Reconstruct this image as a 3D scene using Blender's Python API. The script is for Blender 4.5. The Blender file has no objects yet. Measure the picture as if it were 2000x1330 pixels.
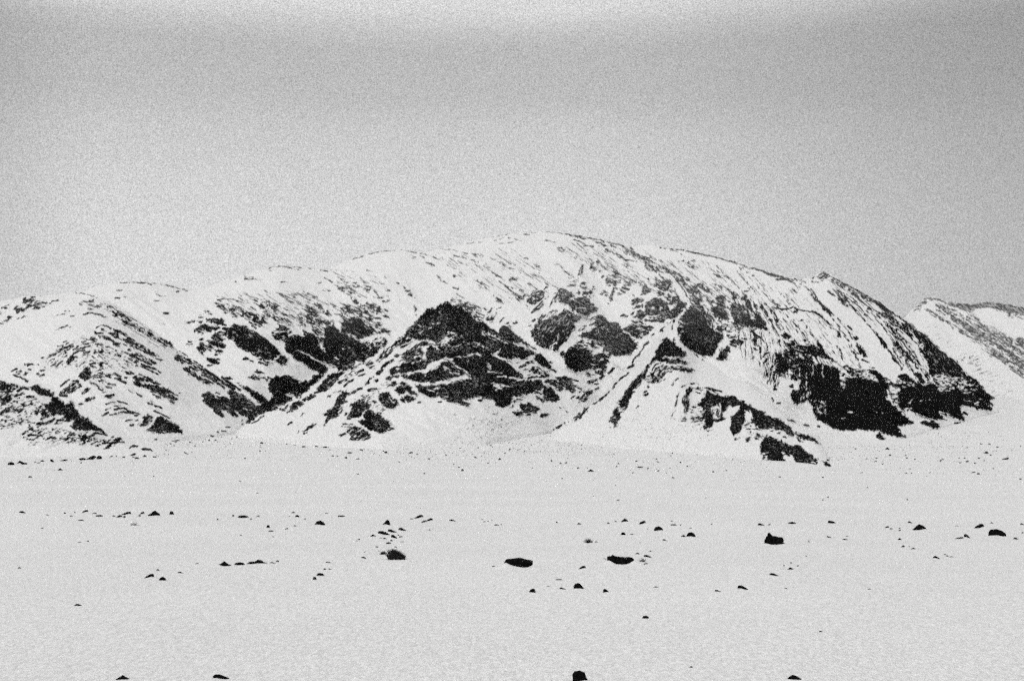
import bpy, bmesh, math, random
import numpy as np

# ------------------------------------------------------------------ camera, sky, sun, exposure
S = bpy.context.scene
COL = S.collection
F = 2778.0            # focal length in photo pixels (photo 2000 wide)
HOR = 890.0           # row of the eye-level horizon in the photo
CAMH = 12.0           # the camera stands on a low rise
cam = bpy.data.cameras.new('camera'); camo = bpy.data.objects.new('camera', cam); COL.objects.link(camo)
cam.sensor_width = 36.0; cam.sensor_fit = 'HORIZONTAL'; cam.lens = 36.0*F/2000
cam.shift_y = (HOR-665)/2000.0
cam.clip_start = 0.5; cam.clip_end = 60000
camo.location = (0, 0, CAMH); camo.rotation_euler = (math.radians(90), 0, 0)
S.camera = camo

SUN_EL, SUN_AZ = 42.0, -28.0       # behind the cloud, over the camera's left shoulder
W = bpy.data.worlds.new('World'); S.world = W; W.use_nodes = True
nt = W.node_tree; N = nt.nodes; L = nt.links
for n in list(N): N.remove(n)
sky = N.new('ShaderNodeTexSky'); sky.sky_type = 'NISHITA'; sky.sun_disc = False
sky.sun_elevation = math.radians(SUN_EL); sky.sun_rotation = math.radians(180+SUN_AZ)
sky.air_density = 1.0; sky.dust_density = 3.0
bw = N.new('ShaderNodeRGBToBW'); L.new(sky.outputs[0], bw.inputs[0])
tc = N.new('ShaderNodeTexCoord'); sep = N.new('ShaderNodeSeparateXYZ'); L.new(tc.outputs['Generated'], sep.inputs[0])
# soft cloud deck: long flat banks, warped by noise
mp = N.new('ShaderNodeMapping'); mp.inputs['Scale'].default_value = (1.2, 1.2, 7.0); L.new(tc.outputs['Generated'], mp.inputs[0])
cn = N.new('ShaderNodeTexNoise'); cn.inputs['Scale'].default_value = 1.6; cn.inputs['Detail'].default_value = 4; L.new(mp.outputs[0], cn.inputs[0])
zz = N.new('ShaderNodeMath'); zz.operation = 'MULTIPLY_ADD'; L.new(cn.outputs[0], zz.inputs[0]); zz.inputs[1].default_value = .05
L.new(sep.outputs['Z'], zz.inputs[2])
cr = N.new('ShaderNodeValToRGB'); L.new(zz.outputs[0], cr.inputs[0])
def g(v): return (v, v, v, 1)
SKYR = [(0.0, .765), (0.12, .75), (0.185, .69), (0.245, .60), (0.275, .52), (0.302, .50), (0.312, .57), (0.323, .70), (0.42, .78), (1.0, .92)]
e = cr.color_ramp.elements
e[0].position, e[0].color = SKYR[0][0], g(SKYR[0][1]); e[1].position, e[1].color = SKYR[-1][0], g(SKYR[-1][1])
for p_, v_ in SKYR[1:-1]:
    q_ = e.new(p_); q_.color = g(v_)
# fine random grain painted into the sky brightness, standing in for film grain
fn = N.new('ShaderNodeTexNoise'); fn.inputs['Scale'].default_value = 1500; fn.inputs['Detail'].default_value = 1; L.new(tc.outputs['Generated'], fn.inputs[0])
fm = N.new('ShaderNodeMapRange'); L.new(fn.outputs[0], fm.inputs[0])
fm.inputs[1].default_value = .25; fm.inputs[2].default_value = .75; fm.inputs[3].default_value = .60; fm.inputs[4].default_value = 1.40
# sky dimmed towards the right: heavier cloud, plus lens falloff painted in
azr = N.new('ShaderNodeMapRange'); azr.interpolation_type = 'SMOOTHSTEP'; L.new(sep.outputs['X'], azr.inputs[0])
azr.inputs[1].default_value = .02; azr.inputs[2].default_value = .40; azr.inputs[3].default_value = 1.0; azr.inputs[4].default_value = .66
mz = N.new('ShaderNodeMath'); mz.operation = 'MULTIPLY'; L.new(cr.outputs[0], mz.inputs[0]); L.new(azr.outputs[0], mz.inputs[1])
azl = N.new('ShaderNodeMapRange'); azl.interpolation_type = 'SMOOTHSTEP'; L.new(sep.outputs['X'], azl.inputs[0])  # left edge of the sky dimmed too, standing in for lens falloff
azl.inputs[1].default_value = -.38; azl.inputs[2].default_value = -.26; azl.inputs[3].default_value = .74; azl.inputs[4].default_value = 1.0
mz2 = N.new('ShaderNodeMath'); mz2.operation = 'MULTIPLY'; L.new(mz.outputs[0], mz2.inputs[0]); L.new(azl.outputs[0], mz2.inputs[1]); mz = mz2
mul = N.new('ShaderNodeMath'); mul.operation = 'MULTIPLY'; L.new(mz.outputs[0], mul.inputs[0]); L.new(fm.outputs[0], mul.inputs[1])
SKY_STR = 0.10
ad = N.new('ShaderNodeMath'); ad.operation = 'MULTIPLY_ADD'; L.new(mul.outputs[0], ad.inputs[0]); ad.inputs[1].default_value = 0.97/SKY_STR
nb = N.new('ShaderNodeMath'); nb.operation = 'MULTIPLY'; L.new(bw.outputs[0], nb.inputs[0]); nb.inputs[1].default_value = 0.03
L.new(nb.outputs[0], ad.inputs[2])
bg = N.new('ShaderNodeBackground'); bg.inputs['Strength'].default_value = SKY_STR; L.new(ad.outputs[0], bg.inputs[0])
wo = N.new('ShaderNodeOutputWorld'); L.new(bg.outputs[0], wo.inputs[0])

sl = bpy.data.lights.new('sun', 'SUN'); so = bpy.data.objects.new('sun', sl); COL.objects.link(so)
sl.energy = 1.05; sl.angle = math.radians(14); sl.color = (1, .985, .96)
so.rotation_euler = (math.radians(90-SUN_EL), 0, math.radians(SUN_AZ))
S.view_settings.view_transform = 'Standard'; S.view_settings.look = 'None'
S.view_settings.exposure = 0.0; S.view_settings.gamma = 1.0
S.cycles.use_denoising = False
S.cycles.use_adaptive_sampling = True; S.cycles.adaptive_threshold = 0.16; S.cycles.adaptive_min_samples = 4
S.cycles.max_bounces = 7; S.cycles.diffuse_bounces = 5; S.cycles.volume_bounces = 0

# ------------------------------------------------------------------ materials
def principled(name, rough=.8, spec=.2):
    m = bpy.data.materials.new(name); m.use_nodes = True
    b = m.node_tree.nodes['Principled BSDF']
    b.inputs['Roughness'].default_value = rough; b.inputs['Specular IOR Level'].default_value = spec
    return m, m.node_tree.nodes, m.node_tree.links, b
def noise(N, L, scale, detail=4, vec=None, rough=.6):
    n = N.new('ShaderNodeTexNoise'); n.inputs['Scale'].default_value = scale; n.inputs['Detail'].default_value = detail
    n.inputs['Roughness'].default_value = rough
    if vec is not None: L.new(vec, n.inputs['Vector'])
    return n
def maprange(N, L, src, a, b, c, d):
    n = N.new('ShaderNodeMapRange'); L.new(src, n.inputs[0])
    for i, v in enumerate((a, b, c, d)): n.inputs[i+1].default_value = v
    return n
def snow_color(N, L, vec, scales, lo, hi):
    """wind-packed snow: grains and crust at several sizes"""
    out = None
    for sc in scales:
        n = noise(N, L, sc, 3, vec, .7)
        if out is None: out = n.outputs[0]
        else:
            a = N.new('ShaderNodeMath'); a.operation = 'ADD'; L.new(out, a.inputs[0]); L.new(n.outputs[0], a.inputs[1]); out = a.outputs[0]
    k = len(scales)
    r = maprange(N, L, out, .5*k-.17*math.sqrt(k), .5*k+.17*math.sqrt(k), lo, hi)
    return r.outputs[0]
def grey_pair(N, L, val, tint=(1, 1, 1)):
    c = N.new('ShaderNodeCombineColor')
    for i in range(3): L.new(val, c.inputs[i])
    return c.outputs[0]

def mountain_material(name, grain, rock=.014):
    m, N, L, b = principled(name, .95, 0.0)
    tc = N.new('ShaderNodeTexCoord'); at = N.new('ShaderNodeAttribute'); at.attribute_name = 'rock'
    sv = snow_color(N, L, tc.outputs['Object'], [1/(grain*.8), 1/(grain*1.8)], .62, 1.0)
    rn = noise(N, L, 1/(grain*1.5), 4, tc.outputs['Object'], .7)
    rv = maprange(N, L, rn.outputs[0], .3, .75, rock*.4, rock*2.6)
    mx = N.new('ShaderNodeMix'); mx.data_type = 'FLOAT'
    L.new(at.outputs['Fac'], mx.inputs[0]); L.new(sv, mx.inputs[2]); L.new(rv.outputs[0], mx.inputs[3])
    L.new(grey_pair(N, L, mx.outputs[0]), b.inputs['Base Color'])
    bp = N.new('ShaderNodeBump'); bp.inputs['Strength'].default_value = .5; bp.inputs['Distance'].default_value = grain*.8
    L.new(rn.outputs[0], bp.inputs['Height']); L.new(bp.outputs[0], b.inputs['Normal'])
    return m
def plain_snow():
    m, N, L, b = principled('snow_plain', .9, .05)
    tc = N.new('ShaderNodeTexCoord')
    mp = N.new('ShaderNodeMapping'); mp.inputs['Scale'].default_value = (1, .3, 1); L.new(tc.outputs['Object'], mp.inputs[0])
    sv = snow_color(N, L, mp.outputs[0], [18, 9, 4], .60, .97)
    big = noise(N, L, .012, 4, tc.outputs['Object'])
    bm_ = maprange(N, L, big.outputs[0], .3, .7, .95, 1.03)
    mm = N.new('ShaderNodeMath'); mm.operation = 'MULTIPLY'; L.new(sv, mm.inputs[0]); L.new(bm_.outputs[0], mm.inputs[1])
    L.new(grey_pair(N, L, mm.outputs[0]), b.inputs['Base Color'])
    bn = noise(N, L, .8, 5, mp.outputs[0], .65)
    bp = N.new('ShaderNodeBump'); bp.inputs['Strength'].default_value = .5; bp.inputs['Distance'].default_value = .12
    L.new(bn.outputs[0], bp.inputs['Height']); L.new(bp.outputs[0], b.inputs['Normal'])
    return m
def boulder_material():
    m, N, L, b = principled('dark_boulder', .95, .0)
    tc = N.new('ShaderNodeTexCoord')
    rn = noise(N, L, 3.0, 6, tc.outputs['Object'], .7)
    rv = maprange(N, L, rn.outputs[0], .35, .8, .003, .018)
    # a dusting of snow caught on flat tops
    ge = N.new('ShaderNodeNewGeometry'); sp = N.new('ShaderNodeSeparateXYZ'); L.new(ge.outputs['Normal'], sp.inputs[0])
    dn = noise(N, L, 5.0, 4, tc.outputs['Object'], .7)
    mu = N.new('ShaderNodeMath'); mu.operation = 'MULTIPLY'; L.new(sp.outputs['Z'], mu.inputs[0]); L.new(dn.outputs[0], mu.inputs[1])
    dr = maprange(N, L, mu.outputs[0], .60, .70, 0, .8)
    mx = N.new('ShaderNodeMix'); mx.data_type = 'FLOAT'; L.new(dr.outputs[0], mx.inputs[0]); L.new(rv.outputs[0], mx.inputs[2]); mx.inputs[3].default_value = .8
    L.new(grey_pair(N, L, mx.outputs[0]), b.inputs['Base Color'])
    bp = N.new('ShaderNodeBump'); bp.inputs['Strength'].default_value = .8; bp.inputs['Distance'].default_value = .15
    L.new(rn.outputs[0], bp.inputs['Height']); L.new(bp.outputs[0], b.inputs['Normal'])
    return m
def grass_material():
    m, N, L, b = principled('dry_twigs', .9, .1)
    tc = N.new('ShaderNodeTexCoord'); n = noise(N, L, 8, 3, tc.outputs['Object'])
    r = maprange(N, L, n.outputs[0], .3, .7, .008, .05)
    L.new(grey_pair(N, L, r.outputs[0]), b.inputs['Base Color'])
    return m
M_NEAR = mountain_material('rock_and_snow_near', 1.8, .005)
M_MID = mountain_material('rock_and_snow', 3.0, .006)
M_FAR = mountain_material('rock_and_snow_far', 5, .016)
M_SNOW = plain_snow(); M_ROCK = boulder_material(); M_GRASS = grass_material()

def tag(o, label=None, cat=None, group=None, kind=None):
    if label: o['label'] = label
    if cat: o['category'] = cat
    if group: o['group'] = group
    if kind: o['kind'] = kind
    return o
def grid_mesh(name, X, Y, Z, mat, attr=None, flip=False, wrap=False):
    nr, nc = X.shape
    co = np.stack([X, Y, Z], -1).reshape(-1, 3).astype(np.float32)
    i = np.arange(nr*nc).reshape(nr, nc)
    a, b_, c, d = i[:-1, :-1], i[:-1, 1:], i[1:, 1:], i[1:, :-1]
    q = np.stack([a, b_, c, d] if not flip else [d, c, b_, a], -1).reshape(-1, 4)
    me = bpy.data.meshes.new(name)
    me.vertices.add(len(co)); me.vertices.foreach_set('co', co.ravel())
    me.loops.add(q.size); me.loops.foreach_set('vertex_index', q.ravel().astype(np.int32))
    me.polygons.add(len(q)); me.polygons.foreach_set('loop_start', np.arange(0, q.size, 4, dtype=np.int32))
    me.polygons.foreach_set('use_smooth', np.ones(len(q), bool))
    me.update(calc_edges=True); me.validate()
    if attr is not None:
        at = me.attributes.new('rock', 'FLOAT', 'POINT'); at.data.foreach_set('value', attr.ravel().astype(np.float32))
    me.materials.append(mat)
    o = bpy.data.objects.new(name, me); COL.objects.link(o)
    return o
# ------------------------------------------------------------------ survey of bare rock and snow on the slopes
# view, kind (P/Q rock area, S snow area, K rock band, T snow band), density or width, direction or density, outline
MASK = """
a P .9 -15 330 385 345 310 400 320 470 290 510 330 450 375 400 385
a P .85 -15 195 490 240 430 330 430 380 460 340 490 280 500 240 535
a P .85 -10 350 430 400 410 470 410 520 365 600 365 680 385 670 405 610 400 620 440 650 450 560 490 500 460 480 500 470 490 490 455 380 460
a K 1.5 1 335 245 370 230 400 235
a K 1.5 .9 290 275 350 265 400 265
a K 2 .8 490 250 550 260 580 280
a K 2 .8 480 290 510 300
a K 2.5 .9 715 385 760 355 840 345
a K 3 .9 20 455 90 460
a K 1.5 .8 60 430 130 410
a P .9 0 0 500 20 510 20 550 0 550
a P .8 -15 30 650 90 620 130 575 180 585 170 620 110 650 60 658
a K 2 .9 0 680 60 685
a K 1.7 .8 250 615 300 605 350 575 400 575
a K 1.5 .9 790 575 860 550 940 545
a K 2 .8 1015 575 1070 570
a K 1 .8 940 505 1000 500
a P 1 -15 790 780 930 710 990 705 1000 715 930 735 840 765
a K 1 .8 1000 735 1050 712
a K 1.4 .8 1100 240 1200 250 1290 268 1400 312
a P .6 15 1145 400 1200 360 1300 340 1370 345 1360 400 1420 400 1500 430 1600 500 1560 500 1480 470 1400 465 1360 430 1280 420 1230 390 1170 410
a P .75 30 1450 395 1530 395 1600 440 1700 480 1800 550 1910 635 1880 635 1800 590 1750 560 1720 520 1650 490 1580 460 1520 420
a P .65 33 1560 505 1700 510 1790 575 1740 610 1660 580 1600 540
a P .8 33 1740 610 1860 660 1921 690 1921 745 1830 690 1760 640
a K 3.2 .8 1260 520 1340 530 1420 545 1480 565
a K 3 .9 1200 545 1270 545
a P .6 10 1250 450 1300 460 1340 480 1300 495 1260 480
a K 1.5 .8 1470 585 1550 582
a K 2 .7 1390 745 1450 710 1500 715
a P 1 25 1490 705 1560 710 1610 745 1600 760 1550 745 1490 720
a P .8 30 1450 755 1500 765 1530 800 1500 800 1455 775
a P 1 10 1345 830 1370 790 1420 790 1490 825 1460 835 1400 830 1370 850
a P .9 30 1410 860 1480 860 1560 870 1650 930 1640 955 1580 940 1500 900 1430 885
a P .85 28 1545 815 1600 810 1680 850 1800 910 1860 950 1850 970 1760 930 1650 870 1570 840
a K 4 .85 1640 770 1720 790 1830 860 1921 920
a P 1 45 1860 900 1921 910 1921 1020 1880 990 1850 930
a K 3 .9 1640 980 1700 1005
a K 3 .9 1680 960 1730 970
a P .8 20 1250 905 1340 880 1410 930 1380 960 1320 970 1290 925
a K 2 .8 1180 945 1240 935
a K 3 .9 1200 980 1270 975
a K 3 .9 1380 980 1480 985
a K 3 .8 1520 1010 1580 1020
a P .9 -25 815 1085 880 1040 920 1060 880 1100 840 1115
a K 3.5 .95 900 1025 980 1015 1050 985
a K 3.5 .9 970 1060 1060 1015
a K 5 .9 720 1145 800 1115
a K 2 .9 830 1005 910 995
a K 2.5 .9 915 950 960 935
a K 2 .9 950 970 990 960
a K 3 .9 1060 1060 1130 1010
a K 2 .9 1100 1065 1160 1045
a K 2.5 .95 1180 1035 1300 1000
a K 2.5 .9 1060 1120 1130 1080 1220 1065
a P .9 -10 1200 1090 1240 1070 1310 1075 1280 1110 1220 1105
a K 3 .9 1360 1095 1470 1100
a K 3 .9 1420 1070 1490 1075
a K 2 .8 1520 1100 1590 1095
a P .95 -40 960 1255 990 1190 1050 1140 1110 1160 1100 1190 1040 1230 980 1270
a K 3 .9 820 1290 860 1250 900 1220
a K 2 .9 600 1175 630 1165
a P .17 -20 600 1300 700 1150 900 1000 1200 860 1300 960 1250 1330 900 1330
a P .2 25 1300 960 1500 960 1900 1150 1921 1330 1250 1330
a K 3 .7 360 1265 460 1260
a K 3 .9 400 1290 470 1265
a K 3 .6 500 1280 560 1270
b P 1 20 0 320 40 320 90 360 180 360 260 395 290 410 250 420 160 400 60 470 0 480
b P .75 -30 0 480 60 440 180 400 240 410 210 470 150 560 160 600 60 630 0 640
b P .9 -30 0 640 130 580 150 610 60 660 0 690
b K 5 .9 260 470 330 420 400 440
b P 1 30 400 405 470 405 520 375 570 390 620 445 720 460 740 500 780 490 775 550 720 560 640 550 560 520 470 450
b T 2 .9 400 430 520 510 640 565 760 565
b P 1 30 740 560 830 555 860 600 940 660 1000 650 990 620 1060 635 1075 735 1120 740 1165 830 1230 860 1280 845 1310 900 1350 970 1460 1035 1440 1060 1200 1035 1100 1030 1020 980 1100 890 960 890 930 820 850 810 740 840 720 790 740 730 640 700 620 670 700 650 740 620
b P .8 -25 620 670 740 720 720 790 690 840 600 850 590 800 520 800 450 800 500 750 600 720 650 720
b S .9 -40 770 950 880 800 940 820 860 880 800 940
b Q .8 -20 780 960 830 890 920 830 1010 830 1150 860 1040 900 920 920 860 950
b P .9 -10 510 930 600 905 640 900 600 960 530 980
b K 5 .9 590 880 700 830
b K 5 .9 630 950 700 920 780 880
b P .9 -10 410 1020 440 990 490 1000 470 1020
b K 4 .9 330 1090 400 1060
b K 3 .9 440 1105 600 1115
b K 4 .8 520 1100 590 1050
b T 1.5 .9 1100 990 1180 975
b P .8 -10 960 1130 1020 1080 1130 1085 1250 1100 1280 1140 1160 1150 1100 1110 1010 1130
b K 5 .9 1200 1150 1300 1130 1400 1070
b K 4 1 1360 970 1460 1035 1540 1110
b K 3 .9 1400 1080 1540 1110
b P .85 -20 1490 1310 1560 1250 1600 1230 1450 1180 1560 1170 1640 1125 1740 1140 1790 1205 1700 1215 1640 1250 1560 1290
b K 4 .9 1270 1190 1320 1175
b K 2.5 .9 1370 1205 1450 1200
b K 3 .9 1480 1225 1560 1215
b K 2 .9 1410 1245 1450 1245
b K 2 .9 1380 1260 1420 1262
b K 4 .9 690 1150 800 1145
b P .27 -15 150 560 300 480 480 540 620 660 560 760 450 830 420 1000 300 1100 400 1250 900 1200 1300 1250 1450 1180 1300 1080 1000 1050 800 1000 600 1000 480 900 0 1020 0 700
b K 6 .95 0 800 60 760 130 750
b K 2.5 .9 80 720 130 710
b K 3 .9 200 745 310 735
b K 5 .8 270 770 320 740
b K 4 .85 250 700 370 670
b K 5 .9 390 555 480 550
b K 5 .8 210 540 340 500
b K 3 .8 80 975 180 940
b K 3 .9 290 935 330 905
b P 1 -50 1130 250 1200 170 1200 130 1250 110 1310 145 1290 180 1320 200 1310 300 1260 330 1200 310
b P .85 -40 910 470 960 410 1080 300 1140 310 1180 390 1100 450 1000 520 950 500
b K 5 .95 870 525 960 540
b K 4 .9 880 490 930 500
b P .9 -30 920 350 960 300 1020 295 970 340 930 365
b K 4 .9 880 395 910 370
b P .9 -40 1390 190 1440 140 1470 160 1440 190
b P .8 20 1420 60 1490 60 1490 110 1450 120
b K 3 .7 1290 80 1400 70
b K 4 .8 1320 120 1390 130
b P .8 10 1340 250 1400 230 1480 190 1500 230 1600 220 1600 280 1480 270 1430 290 1350 280
b P .8 25 1400 320 1480 290 1560 350 1480 380
b K 3.5 .9 1640 215 1740 265
b K 4 .9 1660 290 1740 300
b K 4 .95 1710 315 1815 355
b K 3 .9 1560 370 1670 385
b K 3.5 .9 1530 405 1600 425
b K 5 .8 1300 355 1390 390
b P .7 40 1400 400 1430 400 1500 450 1470 480 1420 450
b P .8 -40 1170 490 1250 410 1270 420 1310 440 1250 500 1200 510
b K 2 .8 1470 490 1530 485
b P 1 -30 1220 610 1250 580 1360 550 1370 565 1280 620 1230 625
b P .9 0 1130 665 1170 640 1240 650 1190 695 1150 685
b K 4 .85 1530 545 1640 525
b K 3 .8 1540 560 1600 570
b K 2.5 .8 1530 660 1600 635 1680 635
b K 2.5 .9 1690 615 1750 635
b K 2.5 .8 1760 635 1830 655
b K 2.5 .9 1650 690 1740 685
b K 2.5 .7 1520 740 1600 715
b K 3 .9 1650 740 1700 720 1790 715 1850 750 1921 785
b K 2.5 .7 1450 830 1560 775
b K 2.5 .8 1590 820 1670 795
b K 2.5 .9 1710 780 1840 775 1921 800
b K 3 .9 160 185 240 150
b P .85 -30 220 210 270 160 320 160 300 220 240 230
b P .9 -30 325 240 360 200 400 215 350 260
b K 3.5 .95 190 240 280 270 400 330
b P .9 -30 570 180 610 160 650 160 600 210
b K 3.5 .9 540 215 580 255
b K 3 .7 600 250 630 230
b K 3 .8 410 165 440 160
c K 1.5 .8 490 90 600 100 710 118
c K 1 .4 330 78 490 85
c K 1.8 .9 920 125 1000 145 1110 175 1240 208
c K 2.5 .9 1070 220 1105 218
c K 1.5 .8 780 260 840 275 910 285
c K 2 .6 710 355 820 355
c K 1.5 .9 200 200 280 198
c K 2 .9 190 308 250 312
c K 4 .9 890 530 940 528
c K 2 .7 840 685 900 685
c K 1 .6 270 295 350 293
c P .9 33 300 570 340 570 430 635 400 635 330 600
c P .85 33 270 620 340 620 430 680 480 690 470 670 560 730 660 790 760 860 830 900 980 950 1030 1045 980 1030 900 990 800 940 720 870 650 860 560 800 450 740 330 680
c T 2 .9 560 760 640 800
c T 1.5 .8 470 690 540 730
c T 2 .9 690 850 740 880
c P 1 30 1060 1110 1075 1070 1115 1095 1090 1110
c K 1.5 .6 1115 1075 1200 1130 1330 1220 1450 1300
c P 1 20 1025 1190 1050 1145 1110 1140 1180 1165 1240 1180 1300 1220 1200 1190 1130 1200 1080 1220
c P .85 28 150 775 200 770 330 830 420 890 400 910 520 960 600 1010 700 1070 780 1130 860 1200 840 1225 780 1190 700 1150 560 1090 540 1060 460 1040 400 1000 380 960 330 940 180 860 75 830 90 805 150 810 170 850
c S .8 30 180 850 250 830 340 870 370 910 300 900
c T 2.5 .8 560 1040 660 1080
c T 2.5 .9 700 1150 780 1165 830 1190
c P .9 28 0 860 100 880 180 930 160 955 100 930 0 880
c K 4 .9 180 980 240 1005
c K 4 .9 200 960 250 970
c K 2.5 .8 300 975 350 1000
c P .9 20 355 1060 400 1040 425 1060 410 1090 370 1080
c K 3 .8 280 1075 360 1110
c K 4 .8 200 1130 260 1145
c P .9 30 400 1120 490 1100 600 1150 690 1190 770 1240 760 1260 700 1240 600 1200 520 1160
c T 2 .9 470 1110 600 1170 690 1210
c K 4 .95 390 1130 560 1210 700 1275
c P .85 15 440 1215 490 1205 530 1235 490 1255 450 1240
c K 4 .9 370 1180 430 1200
c K 4 .7 360 1220 420 1240
c K 4 .9 560 1270 650 1300 740 1330
c K 3 .8 480 1285 560 1300
c P .6 -10 1400 550 1480 500 1540 500 1600 545 1540 550 1450 545
c P .7 -10 1360 610 1420 575 1470 580 1400 610
c P .8 0 1360 650 1440 630 1420 670 1370 670
c P .5 0 1180 660 1280 640 1350 630 1330 670 1260 685
c P .8 10 1330 780 1420 690 1480 680 1540 730 1640 710 1700 740 1640 770 1560 800 1490 790 1430 830 1340 800
c P .75 20 1510 610 1640 600 1700 600 1770 650 1780 710 1700 710 1620 680 1510 660
c P .9 20 1580 880 1640 810 1700 850 1760 900 1740 930 1660 930 1600 900
c P .8 20 1660 800 1720 780 1800 830 1780 860 1690 820
c P .8 0 1750 770 1921 700 1921 860 1880 920 1800 890 1800 830
c P .33 30 1640 390 1680 330 1800 400 1921 450 1921 620 1860 560 1740 520
c K 1.5 .6 1660 345 1720 325 1840 325
c P .9 0 1380 910 1430 885 1480 905 1430 930
c K 3 .9 1240 945 1290 940
c K 2.5 .9 1210 980 1300 980
c P .9 45 1355 1040 1410 950 1450 970 1510 1080 1470 1100 1450 1135 1400 1110
c P .8 20 1480 1000 1560 990 1600 1040 1560 1080 1500 1040
c P .85 10 1510 930 1600 930 1680 950 1770 990 1760 1030 1680 1030 1610 1000 1540 960
c P .8 10 1610 1060 1700 1050 1755 1080 1730 1115 1680 1110
c P .9 20 1510 1185 1560 1180 1640 1200 1685 1260 1620 1265 1530 1220
c K 3 .9 1520 1285 1580 1275
c K 3 .9 1660 1190 1690 1195
c K 3 .9 1630 1130 1650 1130
d P .85 35 1110 40 1160 20 1250 15 1340 70 1300 85 1200 70 1150 80
d P .9 33 1170 150 1210 120 1300 180 1360 230 1430 280 1500 300 1600 350 1590 375 1500 370 1400 320 1330 270 1240 230 1190 190
d P .85 30 1240 110 1310 100 1380 130 1450 140 1530 200 1620 270 1700 320 1770 370 1740 370 1620 320 1540 270 1480 260 1430 250 1420 200 1340 180 1260 140
d K 3 .9 1600 320 1700 380 1760 420
d K 4 .9 1640 280 1760 370 1890 445
d K 3.5 .9 1720 280 1850 360 1921 410
d K 3 .8 1220 15 1320 70 1440 120
d P 1 10 1780 280 1820 260 1885 290 1860 305 1810 300
d P 1 33 1435 520 1490 475 1550 485 1600 530 1680 590 1760 640 1921 700 1921 840 1830 790 1780 760 1700 740 1750 800 1730 850 1660 800 1600 760 1590 710 1500 660 1450 600
d P .9 30 1620 475 1700 510 1680 525 1620 500
d P .95 30 1650 545 1750 560 1840 590 1921 600 1921 700 1760 640
d P .9 30 1800 470 1840 450 1921 490 1921 600 1850 560
d T 2 .9 1600 530 1700 590
d P .95 28 430 335 480 330 560 370 640 370 700 380 780 390 860 400 900 430 960 440 1090 540 1050 530 960 490 930 510 1000 530 1095 580 1060 605 960 600 880 560 760 500 640 440 520 390 440 360
d P .95 25 440 270 500 250 560 280 620 290 600 250 640 250 700 290 850 370 780 375 680 340 560 330 480 310
d P 1 25 470 300 540 320 560 360 500 350
d T 2 .8 560 360 640 365 760 390
d K 4 .95 980 620 1030 640
d K 4 .9 780 545 830 570
d K 3 .8 720 520 760 540
d P .8 20 1090 500 1110 480 1135 510
d P .8 20 270 175 340 190 440 190 460 215 420 240 370 240 330 210
d K 4 .9 530 220 570 240
d K 4 .9 160 220 250 260
d K 3.5 .9 190 290 260 295
d K 4 .95 230 315 340 355
d K 3 .8 320 275 350 280
d K 3.5 .9 560 90 640 120 770 160
d K 3 .9 540 110 640 150 800 230
d P .9 15 440 35 490 25 530 40 500 60
d P .9 30 670 25 720 20 780 70 740 65
d K 2.5 .8 800 180 840 200
d K 2 .8 380 460 430 500
d K 3 .85 490 510 560 545
d P .8 30 640 620 690 600 740 650 720 670 660 650
d K 3.5 .9 760 680 850 710
d K 3 .95 740 755 850 800 960 855
d K 2.5 .8 290 635 350 655
d K 3 .9 170 735 240 720 300 720 370 755 540 800
d K 3 .85 290 770 360 780 450 785
d K 3 .7 40 550 160 530
d K 2.5 .7 0 830 90 790
d K 2.5 .8 110 820 200 800
d K 3 .9 340 895 430 880
d K 4 .9 400 970 450 962
d K 2.5 .8 470 900 510 895
d K 3 .9 470 825 500 820
d P 1 0 620 1040 670 1020 690 970 740 920 800 850 840 830 900 860 960 900 1050 940 1100 980 1160 1060 1150 1080 940 1075 820 1085 700 1060
d P .9 -50 510 965 560 920 590 850 640 795 680 810 730 860 710 910 640 950 560 975
d T 1.5 .9 880 1045 930 1085
d P 1 0 1650 1065 1670 1050 1690 1070 1670 1085
d K 2.5 .9 1720 1045 1780 1050
d K 2 .9 1790 992 1840 995
d K 3.5 1 1620 1165 1650 1162
d K 2.5 .9 1510 1170 1560 1175
d K 2.5 .9 1250 1200 1290 1203
d K 3 1 1005 1200 1060 1195 1100 1185
d K 2 .9 760 1168 790 1168
d K 2 .9 1560 1118 1600 1120
d K 2 .8 1020 1250 1060 1255
d P .95 -10 380 1300 400 1270 460 1245 540 1255 520 1280 440 1285
d P 1 10 560 1310 600 1290 680 1300 760 1330 580 1330
e K 1 .7 860 185 960 215
e K 1.2 .8 920 180 1000 150 1080 145 1180 155
e K 1 .35 1180 160 1400 210
e K 1.5 .8 575 300 700 302
e K 3 .85 580 332 700 332
e K 1.5 .7 700 335 790 347
e K 1.5 .8 440 372 480 372
e K 2 .9 1105 372 1150 375
e P 1 40 1055 535 1100 550 1150 590 1205 630 1180 630 1120 590
e K 1.5 .7 180 635 240 620 380 625
e K 2 .6 390 625 480 650 560 690
e K 2.5 .8 150 680 180 685
e K 4 .9 185 725 240 722
e P .32 25 240 740 330 690 500 740 620 800 600 870 480 890 380 850
e P .85 28 410 745 500 770 640 800 740 850 830 900 880 945 860 960 760 930 680 890 600 840 500 795
e P .6 28 580 890 680 900 780 930 900 960 930 980 860 970 760 960 650 915
e K 3 .9 690 930 760 960 820 990
e K 3 .9 640 955 700 980 790 1015
e K 3 .9 680 1010 740 1040
e P .7 20 780 640 880 670 890 685 800 665
e P .85 35 780 690 840 715 890 750 850 750 790 720
e P .75 35 930 665 1000 680 1075 740 1040 745 970 710
e P .28 25 780 600 930 640 1100 760 1250 900 1100 850 950 780 800 760
e P .7 20 830 810 900 800 960 820 950 870 900 880 840 870
e P .6 20 980 850 1030 830 1040 870 1130 890 1120 940 1040 950 980 900
e P .55 40 1140 880 1230 920 1265 980 1250 1010 1200 1000 1140 930
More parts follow.
